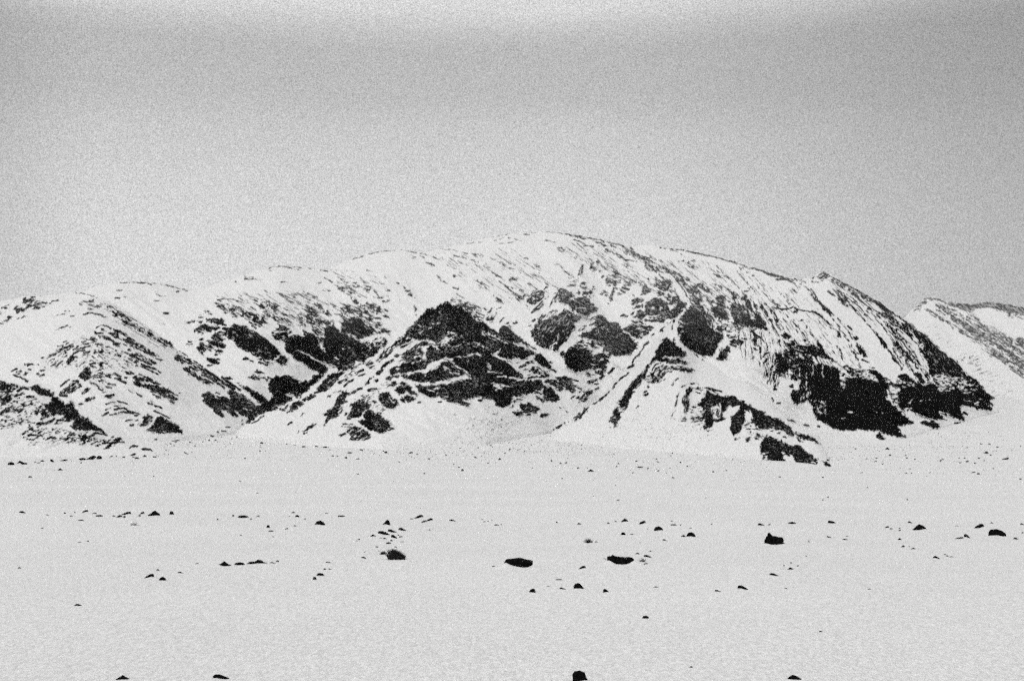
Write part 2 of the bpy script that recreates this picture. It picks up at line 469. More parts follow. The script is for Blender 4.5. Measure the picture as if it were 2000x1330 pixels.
e P .85 0 975 1140 980 1090 1040 1050 1070 1010 1140 1020 1250 1090 1240 1130 1180 1160 1140 1230 1080 1225 1000 1170
e P .25 25 1240 510 1400 510 1600 590 1620 610 1500 620 1400 590 1290 560
e K 2 .6 1480 535 1620 600
e K 3.5 .9 1280 600 1300 600
e P .6 28 1390 700 1480 720 1600 760 1660 820 1640 850 1560 890 1480 870 1460 790
e P .7 30 1570 720 1650 690 1700 740 1720 810 1640 770
e P .55 28 1310 820 1480 850 1640 900 1860 960 1870 1000 1760 1010 1600 990 1480 960 1380 900
e P .4 20 1330 920 1450 960 1460 1030 1380 1020
e K 3 .8 1760 790 1820 850
e P .5 30 1540 1010 1700 1000 1740 1100 1760 1200 1640 1180 1550 1100
e P .9 28 1400 1080 1460 1090 1560 1150 1640 1210 1660 1280 1700 1330 1150 1330 1150 1240 1210 1200 1250 1130 1360 1140 1440 1150
e P .9 20 1730 1040 1860 1000 1921 1060 1921 1330 1860 1330 1760 1240 1730 1150
e P .85 20 0 1080 0 1010 60 1000 160 1020 220 1050 120 1070 60 1110
e P .7 5 130 950 280 960 300 1000 180 1000
e P .85 20 170 890 280 930 280 950 180 930
e K 4 .9 30 910 100 940
e P .9 25 340 1080 420 980 500 990 640 1040 760 1110 860 1170 930 1250 1040 1330 500 1330 440 1280 420 1210 470 1180 400 1200 340 1210 320 1160 350 1120
e P .9 20 100 1170 160 1100 230 1150 280 1200 250 1230 160 1210
e P .85 20 190 1100 240 1075 320 1120 300 1145
e P .85 15 20 1225 120 1230 200 1240 290 1290 280 1320 160 1310 60 1250
e K 5 .9 270 1050 320 1045
e K 2 .7 1640 385 1680 385
e K 2.5 .7 1700 490 1800 500
f P .93 25 430 0 440 60 500 130 640 220 760 270 880 300 1000 290 1090 240 1080 200 1000 120 930 70 870 0
f P .9 0 1000 330 1050 280 1150 260 1210 310 1180 340 1150 390 1080 390 1030 350
f P .85 10 840 290 940 260 1000 300 950 320
f K 4 .9 780 350 860 370 900 390
f P .8 0 750 310 820 290 820 325
f K 3 .9 850 320 920 360
f K 3 .9 590 290 630 305
f K 4 .9 560 308 590 310
f K 3 .9 650 325 700 345
f K 3 .8 950 375 980 370
f S .45 25 560 180 700 200 780 260 640 230
f P .9 30 30 290 120 300 200 360 190 385 100 360 40 320
f P .85 20 30 50 120 50 200 70 290 120 260 150 180 130 60 70
f P .8 0 20 120 80 110 120 150 70 180 30 160
f P .8 0 140 180 240 170 280 200 230 235 160 210
f K 4 1 150 245 170 245
f P .93 40 1160 50 1160 180 1260 270 1400 350 1560 450 1700 520 1740 510 1780 470 1700 410 1640 350 1560 300 1700 330 1900 400 1921 400 1921 0 1160 0
f T 3.5 1 1330 190 1420 215 1500 255 1600 320 1750 400
f S .9 50 1630 110 1640 30 1690 60 1690 90 1740 200 1700 180
f S 1 10 1700 350 1840 380 1880 410 1800 450
f P .95 20 725 490 760 455 800 470 850 515 810 520 780 500
f P .85 10 635 580 690 520 760 545 860 580 960 605 950 625 860 600 780 605 690 605
f K 3 .95 910 560 970 590
f P .97 0 920 720 945 620 1020 545 1080 560 1160 550 1185 525 1240 550 1340 610 1400 650 1470 620 1540 640 1600 540 1690 520 1710 550 1640 600 1590 650 1530 700 1480 760 1400 830 1300 780 1250 810 1180 800 1130 830 1240 850 1300 880 1200 930 1140 960 1000 1040 900 1050 840 1090 760 1120 640 1230 590 1220 630 1150 560 1120 480 1080 420 1030 330 1050 200 1010 120 1020 0 950 0 790 60 780 160 860 200 840 360 870 380 830 320 760 380 750 500 810 560 830 640 890 740 960 760 985 820 950 740 890 650 800 600 750 530 710 620 700 720 760 880 870 910 900 980 860 980 820 930 760
f P .9 45 1260 810 1310 785 1390 850 1380 870 1320 860
f T 3 .9 1200 800 1300 770 1330 790
f P .85 33 120 1020 180 1010 240 1080 290 1150 230 1130 150 1070
f P .9 33 340 1060 400 1070 480 1110 470 1130 400 1120
f T 2.5 .9 540 1020 640 1040 780 1090
f P .9 -20 780 1130 860 1110 870 1130 800 1160
f K 2.5 .9 680 1235 780 1175
f P 1 0 530 1170 560 1165 565 1190 525 1210
f P 1 0 520 1245 560 1240 540 1270
f P .9 -30 1180 1085 1250 1010 1280 930 1370 905 1430 950 1380 990 1260 1050
f K 5 .95 1090 1030 1150 1040 1190 970
f K 5 .95 900 1050 1000 1030
f P 1 0 1400 890 1430 870 1480 900 1440 915
f K 5 .9 1490 890 1580 835
f P .9 -35 1610 730 1680 660 1840 670 1921 590 1921 620 1840 690 1740 760 1660 800 1620 770
f P .9 -35 1700 630 1780 550 1921 490 1921 580 1820 650 1720 650
f T 2 .9 1780 650 1900 560
f K 3 .7 1450 870 1560 800 1640 780
f P .95 -30 1760 860 1780 830 1840 810 1800 850
f P 1 -40 1390 1125 1410 1080 1445 1080 1420 1110
f K 3 .95 1200 1250 1260 1215
f K 5 .95 0 460 100 520 200 600 290 660 420 740
f K 4 .95 0 530 100 600 280 720
f K 4 .95 250 570 400 680 520 760
f P .9 10 0 620 90 640 110 660 0 670
f P 1 10 300 575 340 560 400 580 400 600 340 600
f P .9 20 430 650 500 655 540 690 500 695
g K 1.2 .5 600 60 700 40 780 0
g P .7 20 370 385 440 400 520 440 640 490 760 540 740 560 640 540 520 510 440 460
g P .8 10 530 440 600 410 740 440 740 460 640 450 690 490 600 470
g K 3 .8 540 380 700 390
g K 3 .6 430 300 540 360
g K 2 .5 240 310 360 380
g P .8 10 810 490 830 460 910 480 900 505 840 505
g K 2 .9 820 430 910 450
g K 2.5 .7 960 495 1020 560 1080 610
g K 3 .8 1020 600 1080 610
g K 3 .8 1090 650 1140 660 1190 635
g K 2 .8 860 210 940 220
g K 2.5 .9 1290 390 1320 395
g P .9 20 1410 500 1430 480 1475 500 1450 530
g P .9 20 1455 560 1480 525 1535 560 1500 580
g P .85 40 1540 600 1560 580 1580 620
g P .85 60 1530 710 1560 730 1590 790 1560 800 1540 760
g P .8 60 1560 850 1580 830 1590 870
g K 2 .5 1380 440 1410 465
g K 2 .5 1100 280 1160 325
g K 3 .7 1720 90 1830 140
g K 3 .8 1870 290 1921 330
g K 4 .8 1520 20 1560 25
g P .75 28 630 600 740 650 800 710 860 680 960 690 1100 760 1180 800 1090 790 1020 810 940 800 840 730 760 720 680 700 640 650
g P .7 30 480 740 540 680 640 750 760 730 860 790 940 870 950 940 880 950 780 890 700 840 600 830 500 810
g P .6 25 1000 830 1090 810 1190 880 1190 910 1100 880
g K 4 .8 970 890 1050 905
g P .93 28 480 960 550 920 640 900 680 880 800 920 880 990 980 1050 1070 1110 1040 1130 960 1100 900 1160 820 1180 720 1200 640 1140 500 1090 480 1040
g P .5 40 480 760 560 860 640 900 540 930 490 900
g P .75 25 990 970 1060 960 1110 1020 1180 1050 1200 1080 1180 1130 1100 1110 1000 1040
g P .95 28 260 1180 250 1030 380 1000 480 1100 620 1150 740 1220 860 1300 900 1330 200 1330 260 1240
g P .8 20 300 940 350 930 390 990 300 1000
g P .6 30 0 740 100 760 180 820 100 890 0 850
g K 4 .8 110 690 210 740
g K 4 .7 270 830 340 860
g P .5 25 0 900 150 900 280 940 260 1000 100 960 0 1000
g P .5 30 70 1020 180 1030 240 1100 200 1170 100 1100
g P .9 30 0 1110 100 1150 180 1280 170 1330 0 1330
g S 1 -20 150 1290 240 1240 220 1300
g P .75 -20 820 1200 940 1240 1000 1170 1080 1170 1150 1210 1130 1290 1050 1330 860 1330 800 1280
g T 2.5 .9 600 1160 720 1200 850 1280 920 1320
h P .94 20 0 60 0 0 1350 0 1290 60 1250 120 1180 150 1100 190 1000 200 930 290 850 330 750 320 710 280 700 240 580 210 520 190 600 300 480 370 360 290 240 210 120 130
h T 3.5 1 140 40 260 80 340 110 460 190 540 240
h S 1 0 540 220 700 250 730 320 680 330 620 320
h Q .9 -30 640 290 680 260 690 280
h T 2 .9 640 110 700 140 780 175
h P .95 -35 540 490 600 400 700 370 760 340 840 350 780 400 700 480 640 530 560 600 480 640 430 590 480 540
h K 4 .8 940 300 1010 260 1100 220
h P .65 -35 840 400 900 330 980 330 1000 370 920 400 880 420
h K 5 .85 750 500 860 450
h K 3.5 .85 880 490 960 455
h K 4 .9 830 550 870 510
h K 5 .8 1050 410 1140 370
h K 4 .8 1020 350 1100 310
h P .8 -30 1130 220 1200 190 1300 160 1380 120 1460 40 1560 0 1480 80 1400 140 1330 200 1270 210 1270 290 1180 290
h K 5 .85 1370 290 1430 220 1540 180
h P .95 -40 1280 400 1310 340 1390 310 1340 380
h P .9 -45 1090 560 1150 470 1200 430 1230 450 1190 500
h P .9 0 1225 410 1260 400 1250 430
h P .85 0 1260 470 1310 445 1325 470 1290 500
h P .95 -30 920 640 950 600 1020 600 980 670
h K 5 .9 1030 590 1080 580
h K 5 .8 1180 605 1290 590
h P .95 0 1430 440 1480 400 1530 420 1500 455
h P .9 0 1540 420 1580 395 1630 400 1600 430
h P .9 0 1470 350 1520 290 1580 310 1590 370 1530 380
h P .85 -10 1470 540 1540 490 1600 500 1570 540
h P .9 0 1620 500 1700 480 1745 510 1700 540
h P .95 10 1560 600 1620 555 1760 540 1800 570 1780 600 1890 670 1870 690 1780 640 1720 620 1660 660 1600 640
h P .95 10 1700 690 1760 680 1800 720 1860 730 1760 780 1710 740
h P .9 45 1630 720 1660 700 1700 780 1660 770
h P .97 40 1330 670 1380 635 1480 640 1500 700 1590 750 1570 770 1610 790 1560 840 1480 870 1420 840 1380 790 1340 740
h T 2 .7 1470 700 1560 790
h P .95 -45 720 720 800 620 860 620 920 660 840 740 800 830 800 900 740 980 680 1020 620 1040 590 1090 550 1120 560 1030 590 980 520 950 600 890 690 850
h S .4 -45 720 900 790 800 800 860 740 930
h P .93 -70 860 1040 900 960 920 900 920 800 1000 780 1060 760 1180 770 1200 860 1110 920 1060 990 960 1010 900 1040
h P 1 40 1040 1050 1110 1020 1110 940 1180 890 1240 890 1290 940 1360 980 1460 1060 1490 1120 1440 1190 1380 1215 1300 1200 1220 1200 1150 1130 1080 1100
h P .9 -40 830 980 850 930 900 930 880 960
h K 4 .9 820 780 860 770
h P .6 -20 770 1120 830 1080 920 1070 1000 1120 900 1150
h P .85 -25 860 1180 980 1130 1060 1130 1160 1200 1230 1280 1180 1310 1060 1330 900 1330 920 1240 860 1220
h P .7 -20 730 1250 840 1220 860 1250 770 1270
h P .3 0 1430 1070 1560 1100 1550 1160 1480 1200
h P .9 0 1380 890 1420 880 1420 900
h K 3 .8 1310 920 1360 930
h P .8 0 1220 760 1260 760 1310 780 1260 790
h K 4 .6 1080 730 1150 710
h P .22 -25 940 740 1300 600 1400 480 1600 200 1700 100 1700 300 1400 600 1200 750 1400 820 1400 1000 1200 860
h P .95 -35 230 1195 280 1150 350 1090 420 1090 420 1120 360 1160 330 1150 280 1200
h P 1 0 150 1220 170 1190 190 1205 170 1225
h K 3 .9 245 1230 290 1215
h P 1 -40 200 980 230 930 260 930 230 970
h K 3 .9 20 1100 70 1070
h P 1 -40 585 715 610 670 655 660 620 700
h K 1.5 .7 660 660 780 610
h P .9 -30 0 930 40 880 120 780 180 760 255 800 160 870 60 920
h P 1 0 220 745 250 725 290 750 250 770
h K 5 .9 310 730 400 690
h P 1 0 220 480 260 460 300 480 250 490
h P .97 -30 340 460 380 400 430 380 480 380 510 400 460 440 400 500 330 540 300 500
h P .85 -15 1650 100 1740 40 1850 60 1830 150 1700 180
h P .88 -10 1640 260 1760 210 1860 240 1921 190 1921 310 1840 340 1720 360 1620 350
h P .97 0 1800 410 1860 350 1921 360 1921 490 1860 490 1810 450
h P .8 0 1660 390 1740 380 1780 420 1700 440
h P .9 0 1860 560 1921 540 1921 610
h K 5 .8 1800 190 1921 140
i P .97 25 370 710 390 640 500 540 600 420 700 310 740 315 815 330 870 250 920 250 1000 205 1070 270 1200 310 1330 390 1370 450 1500 510 1640 620 1760 690 1921 740 1921 930 1720 930 1600 970 1400 960 1200 1010 960 1050 860 1060 720 1080 680 1020 700 900 740 850 760 830 860 820 740 770 560 770 480 740
i S .9 -35 850 860 860 820 960 720 1080 740 1050 790 930 850
i S .9 30 760 840 790 830 870 900 860 920 790 880
i T 3 .8 1070 870 1190 830
i T 2 .8 980 830 1060 880
i T 2 .8 1180 710 1220 740
i T 2 .7 1220 790 1380 860 1520 900
i T 3 .9 500 540 620 570 740 600
i T 4 .9 740 600 800 560 870 520
i T 1.5 .8 820 340 930 400
i S .35 -20 720 520 880 500 820 560 740 560
i S .5 -20 570 660 640 640 640 680 590 690
i T 2 .8 1600 670 1700 750 1820 810
i S .25 35 1500 600 1700 700 1900 800 1880 830 1650 760 1480 700
i T 4.5 1 1530 520 1620 580 1740 650
i S .3 -25 900 680 1050 640 1200 700 1200 740 1050 720
i S .25 20 1330 760 1600 880 1500 900 1400 860
i P .95 30 1740 640 1780 570 1860 590 1921 640 1921 740 1780 700
i T 4 1 380 715 480 745 560 790 700 765
i P .8 -35 230 800 300 730 400 720 510 770 480 830 380 880 260 870 150 900 60 980 0 1080 0 1000 100 910 180 850
i T 3 .9 400 870 460 800
i P .85 -30 450 900 540 840 640 790 730 800 740 840 680 860 640 900 560 920 480 940
i P .85 -20 340 1030 380 950 480 920 600 900 670 960 640 1000 520 1000 440 1080 350 1070
i P .8 -20 470 1080 520 1040 620 1020 640 1040 560 1080
i P .6 -30 200 1000 240 970 300 980 280 1020
i K 4 .8 80 1020 130 1005
i P .97 -15 460 1180 520 1100 620 1060 740 1070 700 1150 620 1200 560 1190
i P .93 -10 300 1140 350 1100 460 1100 480 1130 470 1180 540 1200 440 1230 330 1260 270 1230 280 1190 330 1180
i P .9 0 140 1200 200 1170 250 1190 270 1250 200 1260
i P .9 -40 30 1180 80 1110 130 1070 190 1070 120 1120 60 1180
i K 5 .9 0 1250 50 1200
i K 3 .8 220 1165 290 1160
i P .97 20 1060 1040 1200 1010 1380 980 1460 1000 1500 960 1640 990 1800 1080 1921 1150 1921 1330 1330 1330 1230 1220 1140 1150 1020 1070
i T 3 .9 1030 1050 1130 1140 1240 1220 1280 1250
i T 3.5 .95 920 1020 1000 1040 1100 1015 1240 1015 1380 980 1480 1000
i T 5 1 1640 985 1740 1010 1820 1060 1921 1120
i P .97 -5 1700 1000 1760 930 1921 780 1921 1040 1800 1020
i P .96 5 360 1330 480 1260 640 1240 700 1240 820 1130 900 1080 1000 1060 1100 1150 1220 1240 1180 1300 1060 1330
i S .7 -30 640 1210 740 1110 960 1040 940 1070 860 1120 780 1180 660 1290
i T 4 .95 270 1250 400 1250 560 1210 660 1200
i S .6 -40 1260 1100 1280 1060 1360 1020 1320 1080 1280 1120
i S .5 20 1550 1110 1640 1110 1620 1170 1580 1150
i P .9 0 100 1310 150 1280 200 1320
i P .9 0 200 1290 300 1280 280 1310
i S .2 20 940 1150 1180 1160 1240 1260 1100 1280 900 1180
i P .65 25 1120 260 1180 240 1280 230 1340 250 1420 290 1460 330 1340 330 1240 300 1160 280
i P .6 25 1160 300 1300 300 1460 350 1520 400 1490 480 1400 460 1360 400
i P .8 20 1300 240 1420 260 1470 320 1360 300
i P .8 10 1490 310 1530 290 1570 330 1510 330
i P .7 -40 1570 370 1620 300 1660 290 1600 370
i P .8 45 1640 110 1720 170 1820 245 1790 260 1700 210
i P .6 -40 1700 320 1760 280 1800 260 1750 310
i P .75 0 1540 480 1560 410 1670 430 1640 510 1570 510
i S .8 0 1580 450 1600 420 1630 430 1600 460
i P .6 -30 1640 400 1710 370 1700 410
i K 2.5 .9 1750 510 1800 450
i K 5 .6 1060 190 1110 150
i K 2 .5 1120 100 1240 170
i K 3 .9 1070 15 1150 35
i P .6 0 1810 540 1880 510 1870 550
i P .9 0 1870 580 1910 560 1910 580
i P .35 20 1000 200 1120 190 1300 220 1400 360 1350 400 1100 290
j P .96 0 460 300 480 220 620 205 700 230 760 180 880 90 960 30 1060 60 1250 210 1260 230 1170 270 1000 300 880 340 740 350 560 350 500 330
j S .8 -30 640 190 740 110 870 50 960 20 980 40 880 90 820 150 740 180 680 210
j P .98 5 520 390 620 380 700 390 760 370 860 380 980 370 1170 320 1330 290 1360 250 1280 230 1240 200 1180 130 1060 30 1921 0 1921 580 1650 600 1500 560 1420 560 1380 550 1320 580 1200 610 1310 660 1300 700 1250 700 1100 640 1020 620 900 560 800 550 740 560 640 520 590 480
j T 4 1 430 300 500 345 600 360 780 360
j T 4 1 880 340 1000 300 1170 280 1330 280
j T 3 1 1170 270 1250 225
j T 3.5 .95 1040 50 1130 120 1240 180 1330 250
j T 3 .7 970 370 1100 320 1190 300
j S .35 -20 780 430 860 390 900 420 820 450
j S .7 10 700 440 780 460 800 480 740 470
j T 3.5 .8 1570 200 1640 190 1720 200 1780 210
j T 4.5 1 1700 260 1800 255 1921 290
j T 3 .9 1620 370 1740 360 1860 400 1921 410
j S .35 -10 1640 400 1800 390 1740 480 1640 470
j S .3 40 1600 80 1640 130 1600 160 1560 100
j P 1 0 840 620 920 600 900 640 850 635
j T 2.5 .9 800 560 850 510
j T 3 .8 900 520 1000 560 1080 620
j K 4 .95 1440 600 1480 605
j K 4 .9 1500 570 1620 570
j P .97 0 1660 590 1740 530 1840 530 1921 560 1900 640 1840 680 1760 700 1690 670
j P .95 10 230 440 280 410 370 400 440 380 480 430 440 440 500 480 570 530 540 540 440 500 400 470 360 500 310 515 260 480
j P .97 0 365 560 400 530 470 550 530 580 420 630 380 600
j P .95 45 300 570 340 560 375 640 330 620
j P .9 0 290 360 360 335 415 360 400 385 310 380
j P .8 -10 120 390 200 340 270 370 200 410
j P .9 -10 100 290 140 250 195 280 170 305
j P .9 -10 210 260 300 240 270 290
j P .9 0 330 240 380 230 460 280 400 295
j P .9 0 140 170 200 140 260 190 240 230 180 220
j P 1 0 0 510 60 485 140 490 160 560 260 610 220 620 285 650 220 690 150 720 90 690 40 640 0 580
j P 1 0 0 810 60 880 150 950 120 1020 60 1070 0 1060
j P .4 0 100 900 180 910 210 1010 100 1060
j P .95 0 50 740 90 735 70 755
j K 3 .9 570 630 600 630
j P .07 0 1350 720 1921 680 1921 1330 0 1330 0 1100 300 1080 900 1120
j P .1 0 1250 850 1700 800 1800 1100 1300 1150
k K 2.5 .9 260 65 330 130 440 220 530 290 560 320
k P .7 30 370 160 450 155 480 180 410 185
k P .6 25 480 260 560 260 620 290 600 320 540 330
k K 3 .8 400 50 460 30 510 50
k K 4 .8 560 200 600 215
k P .45 20 640 100 720 110 740 150 660 130
k P .5 -20 590 240 700 250 660 290 600 290
k P .75 -30 660 350 680 270 740 210 880 200 900 230 880 340 800 380 740 410 680 390
k S .5 30 720 300 800 280 820 320 740 350
k Q .95 10 670 380 760 380 790 350 800 390 740 415 690 400
k K 4 .9 730 520 760 490 830 460 890 400
k K 2.5 .8 740 500 880 360
k P .9 -40 900 185 930 140 960 150 930 180
k K 2.5 .9 1030 130 1100 165
k K 3 .7 800 210 880 215
k K 3 .6 640 420 690 470
k K 3 .5 880 350 970 290
k P .93 35 1100 200 1160 150 1200 180 1340 260 1340 290 1300 320 1360 360 1240 400 1200 410 1130 370 1110 290
k P .85 -60 990 430 1030 330 1070 240 1110 230 1110 340 1050 380
k P .94 25 1240 400 1360 310 1400 280 1480 290 1600 380 1680 450 1690 480 1640 520 1520 560 1440 540 1340 500 1280 450
k T 1.5 .7 1340 450 1480 460 1560 480
k P .9 -50 690 800 760 720 840 600 870 560 960 560 1000 500 1080 480 1100 560 1190 480 1280 500 1350 540 1430 560 1410 620 1350 680 1340 760 1260 860 1220 930 1130 1020 1100 1060 1040 1065 1030 1010 1080 960 1000 1020 970 1050 890 1030 790 960 750 890
k S .55 -50 880 620 1000 520 1120 500 1040 580 960 620
k T 3.5 .9 860 620 1000 470
k S .5 -30 1200 560 1300 510 1260 560
k T 2 .7 1110 820 1100 950
k T 4 1 970 1060 1010 990 1080 950
k S .22 -40 800 700 900 760 1020 720 1040 800 900 780 820 840
k S .25 20 800 930 900 930 920 1000 850 960
k P .97 0 1660 620 1690 560 1760 565 1830 650 1921 690 1921 1090 1740 1085 1780 1000 1600 920 1520 890 1460 890 1400 860 1480 800 1560 780 1640 740 1660 700
k S 1 -20 1520 780 1560 730 1640 700 1660 720 1600 760 1540 800
k P .6 -25 1390 780 1450 720 1560 690 1660 660 1640 690 1520 730 1440 780
k P .5 -20 1540 620 1660 580 1660 640
k T 2.5 .8 1640 890 1720 730
k T 4 1 1440 900 1560 910 1700 950 1790 1010
k P .75 0 1140 1110 1180 1090 1230 1060 1330 1000 1440 900 1600 930 1760 990 1720 1060 1600 1010 1460 980 1600 1080 1600 1200 1580 1330 1300 1330 1210 1240 1200 1160 1160 1170
k P .97 0 1240 1060 1360 1090 1440 1060 1500 1040 1560 1100 1600 1180 1580 1330 1290 1330 1210 1230 1200 1170 1230 1110
k T 3 .7 1320 1120 1380 1100 1420 1050
k T 4 .9 1460 980 1600 1040 1740 1090
k P .9 0 1600 1170 1700 1100 1800 1120 1880 1160 1760 1190 1660 1200
k P .85 -5 1600 1220 1760 1200 1840 1240 1700 1290 1600 1300
k P .85 0 1640 1330 1740 1290 1810 1300 1800 1330
k K 5 .8 1840 1120 1921 1130
k P .97 30 250 790 310 715 430 760 480 830 560 890 660 960 750 1020 740 1030 640 1000 560 950 540 980 460 950 470 980 510 1000 780 1090 790 1110 700 1140 640 1170 500 1160 420 1180 330 1170 230 1140 260 1060 300 990 200 940 0 900 0 640 60 670 180 770
k T 3 1 460 960 530 985
k T 1.5 .7 300 990 240 1130
k S .3 25 0 770 130 820 260 930 300 930 200 880 60 830
k T 4 1 60 665 150 720 260 800
k K 4 .9 750 1040 790 1050
k P .97 40 760 1180 800 1110 850 1110 900 1160 950 1240 1020 1310 1040 1330 980 1330 880 1290 800 1230
k P 1 0 960 1240 1000 1225 1040 1250 990 1260
k P .85 0 530 1180 560 1150 640 1160 660 1200 580 1210
k P .8 -10 640 1250 680 1225 770 1220 720 1260
k K 4 .9 550 1310 640 1275
k P .5 0 470 1240 500 1220 560 1250 500 1260
k P .97 30 0 1110 140 1110 240 1170 360 1230 420 1290 470 1330 0 1330
k T 5 1 200 1120 300 1170 420 1220 500 1300
k P .9 -20 340 690 400 660 390 700
k P .9 -20 400 715 430 710 420 730
k K 3 .9 460 675 510 665 500 650
k K 2.5 .9 270 650 320 600
k K 3 .8 740 640 770 625
k K 2 .8 690 710 730 690
l P .97 30 0 90 160 100 280 170 400 210 460 280 560 360 640 430 560 440 420 410 330 400 100 400 0 400
l T 6 1 180 100 240 130 380 170 440 240 520 320 640 410
l T 4 .95 320 400 420 420 520 460 640 440
l P .97 3 0 410 320 410 500 460 640 460 760 460 870 480 880 530 940 560 880 600 760 620 660 660 560 690 620 710 500 700 430 690 190 670 160 690 0 690
l T 5 1 640 450 780 440 900 460 1020 430
l S .4 10 180 540 280 510 400 560 300 560 200 610
l T 3 .9 190 540 290 515 400 560
l T 3 .8 100 330 200 340 260 380
l S .3 40 70 200 130 220 130 290 90 250
l P .97 0 180 730 260 680 330 670 440 690 430 740 380 800 340 840 280 850 210 820
l P .45 -10 430 730 560 720 600 740 440 780 400 830
l P .95 10 540 840 570 790 640 800 680 785 750 820 830 860 840 880 800 915 730 920 690 940 600 920 560 880
l P .9 0 440 920 520 900 600 930 620 960 570 990 520 970
l P .9 0 640 960 700 940 730 960 680 975
l P .85 -30 400 860 450 810 490 820 440 860
l P .95 0 840 980 870 940 900 930 970 960 920 990
l K 3 .9 770 935 800 935
l P .97 20 770 690 800 680 900 740 890 620 940 560 1000 560 1040 600 1070 650 1110 680 1140 730 1090 770 1040 770 980 760 930 770 880 770 820 730
l P .85 10 770 630 820 620 900 640 880 680
l P .88 20 900 490 960 450 1160 420 1260 430 1340 470 1410 480 1400 490 1300 480 1340 530 1370 540 1460 590 1440 600 1360 580 1380 620 1300 640 1240 620 1190 600 1150 620 1080 590 1040 530 960 520
l K 3 .9 1080 425 1200 410 1400 480
l P .97 33 760 160 820 70 860 80 900 120 950 200 1010 280 980 300 900 270 820 210
l P .95 20 1000 310 1050 300 1100 340 1050 345
l P .75 -20 640 210 740 190 770 220 700 240
l P .8 0 600 320 640 290 680 310
l P .85 20 680 330 740 270 820 260 860 300 940 340 1000 410 940 440 820 430 860 380 780 370
l S .35 30 700 360 900 300 1000 400 900 340
l P .6 0 640 370 760 370 680 400
l K 4 .9 680 430 800 410
l P .97 0 1200 140 1200 60 1290 0 1500 0 1560 60 1600 100 1590 200 1560 290 1500 330 1380 345 1320 310 1250 260
l P .85 0 1140 90 1180 60 1200 90 1170 135
l P .85 -5 1560 290 1600 200 1700 180 1780 170 1840 210 1810 250 1800 300 1740 300 1660 290
l P .9 0 1620 140 1700 70 1780 80 1860 130 1740 150 1680 170
l T 3 .8 1600 170 1700 160 1780 150
l T 3 .7 1560 230 1700 250
l P .9 0 1650 340 1700 325 1760 340 1740 380 1700 375
l P .8 0 1500 380 1540 350 1600 350 1640 390 1560 420
l P .9 -10 1520 480 1570 470 1640 440 1680 450 1600 520
l K 4 .9 1720 430 1760 405
l K 3 .9 1640 515 1680 515
l P 1 0 1270 290 1310 290 1300 320
l K 4.5 .9 1840 350 1921 290
l K 4.5 .9 1650 590 1690 570
l K 4 .8 1420 635 1480 620
l P .85 -35 1340 740 1390 690 1480 680 1500 640 1560 600 1620 620 1610 660 1560 700 1530 740 1470 770 1400 790 1440 740 1380 750
l K 3 .8 1300 725 1340 690
l P .8 -35 1600 820 1660 770 1740 700 1840 640 1800 690 1740 750 1690 790 1640 820
l K 3 .8 1840 640 1921 560
l P .88 -45 1300 1050 1370 970 1440 920 1480 860 1540 830 1580 850 1530 910 1470 960 1430 1000 1340 1050
l P 1 -30 1050 1150 1120 1100 1180 1100 1120 1155
l K 3 .7 1200 1085 1250 1070
l P .9 0 1210 1110 1240 1100 1250 1115
l P 1 0 1020 1185 1040 1175 1055 1190 1035 1195
l P .5 40 1130 850 1200 850 1250 920 1200 900
l P .12 0 0 740 200 780 400 960 700 1000 300 1330 0 1330
m P .85 12 150 117 250 128 380 162 490 193 480 208 380 184 250 148
m K 2 .8 500 185 650 210
m K 2 .8 300 205 400 240 460 275
m K 2 .9 440 300 500 295 590 310
m P .5 20 560 220 700 260 800 300 720 310 600 250
m P .6 15 680 230 760 235 740 260
m P .75 20 810 270 850 250 930 300 900 315 830 290
m P .87 35 1000 305 1060 315 1160 385 1280 475 1240 495 1160 455 1080 405 1010 345
m P .8 35 740 340 800 340 900 400 1000 460 1080 520 1060 530 960 470 850 410 770 375
m P .7 45 1000 480 1060 500 1110 600 1090 605 1040 550
m K 3 .8 1060 500 1160 520
m K 2 .6 1150 525 1210 530
m P .6 42 1250 490 1340 500 1420 560 1520 600 1600 640 1700 690 1620 690 1540 680 1440 640 1390 650 1310 600 1290 540
m K 2.5 .8 1280 480 1400 520
m K 2.5 .7 1290 440 1400 480
m P .7 25 1520 600 1600 620 1700 650 1780 670 1880 740 1820 730 1700 690 1580 640
m P .14 45 700 400 1100 600 1500 800 1400 800 900 600
m P .6 20 60 330 130 310 210 380 100 390
m K 2 .5 210 470 300 430
m P .5 0 320 450 360 430 370 470
m P .6 0 10 565 50 550 100 555
m K 2 .5 90 560 170 660 240 700
m P .8 -65 340 780 370 700 390 620 420 560 450 570 420 680 370 770
m P .5 30 200 680 300 680 330 740 280 780 220 760
m K 4 .8 210 890 320 860
m K 4 .7 240 850 280 820 360 800
m P .85 0 530 620 540 550 590 540 590 590 640 620 620 680 600 710 570 670
m P .8 40 620 560 640 490 700 550 780 620 740 640 700 600 640 610
m P .5 0 640 650 690 650 680 690
m P .7 0 690 740 720 710 750 730 710 760
m P .82 20 760 790 780 730 850 700 880 640 940 700 1000 720 980 780 960 850 900 880 830 840 780 830
m S .5 0 850 710 880 740 850 770
m K 3 .9 880 640 1000 730 1110 780 1200 830
m P .6 20 1000 800 1100 810 1150 860 1080 880 1010 850
m K 4 .9 1000 900 1090 920
m K 3 .8 770 860 820 870
m K 3 .8 870 900 970 930 1040 970
m P .85 0 390 870 410 820 450 820 480 860 440 880 500 890 480 920 420 930
m P .8 0 440 960 540 900 600 885 600 910 560 940 560 980 520 1010 540 1050 480 1040 430 1000
m P .8 0 340 970 380 940 410 980 360 990
m P .8 0 560 1010 600 1010 590 1030
m P .75 0 670 1000 700 950 780 960 790 1020 720 1020
m P .9 70 810 1030 840 960 880 910 890 960 850 1000 860 1080 830 1100
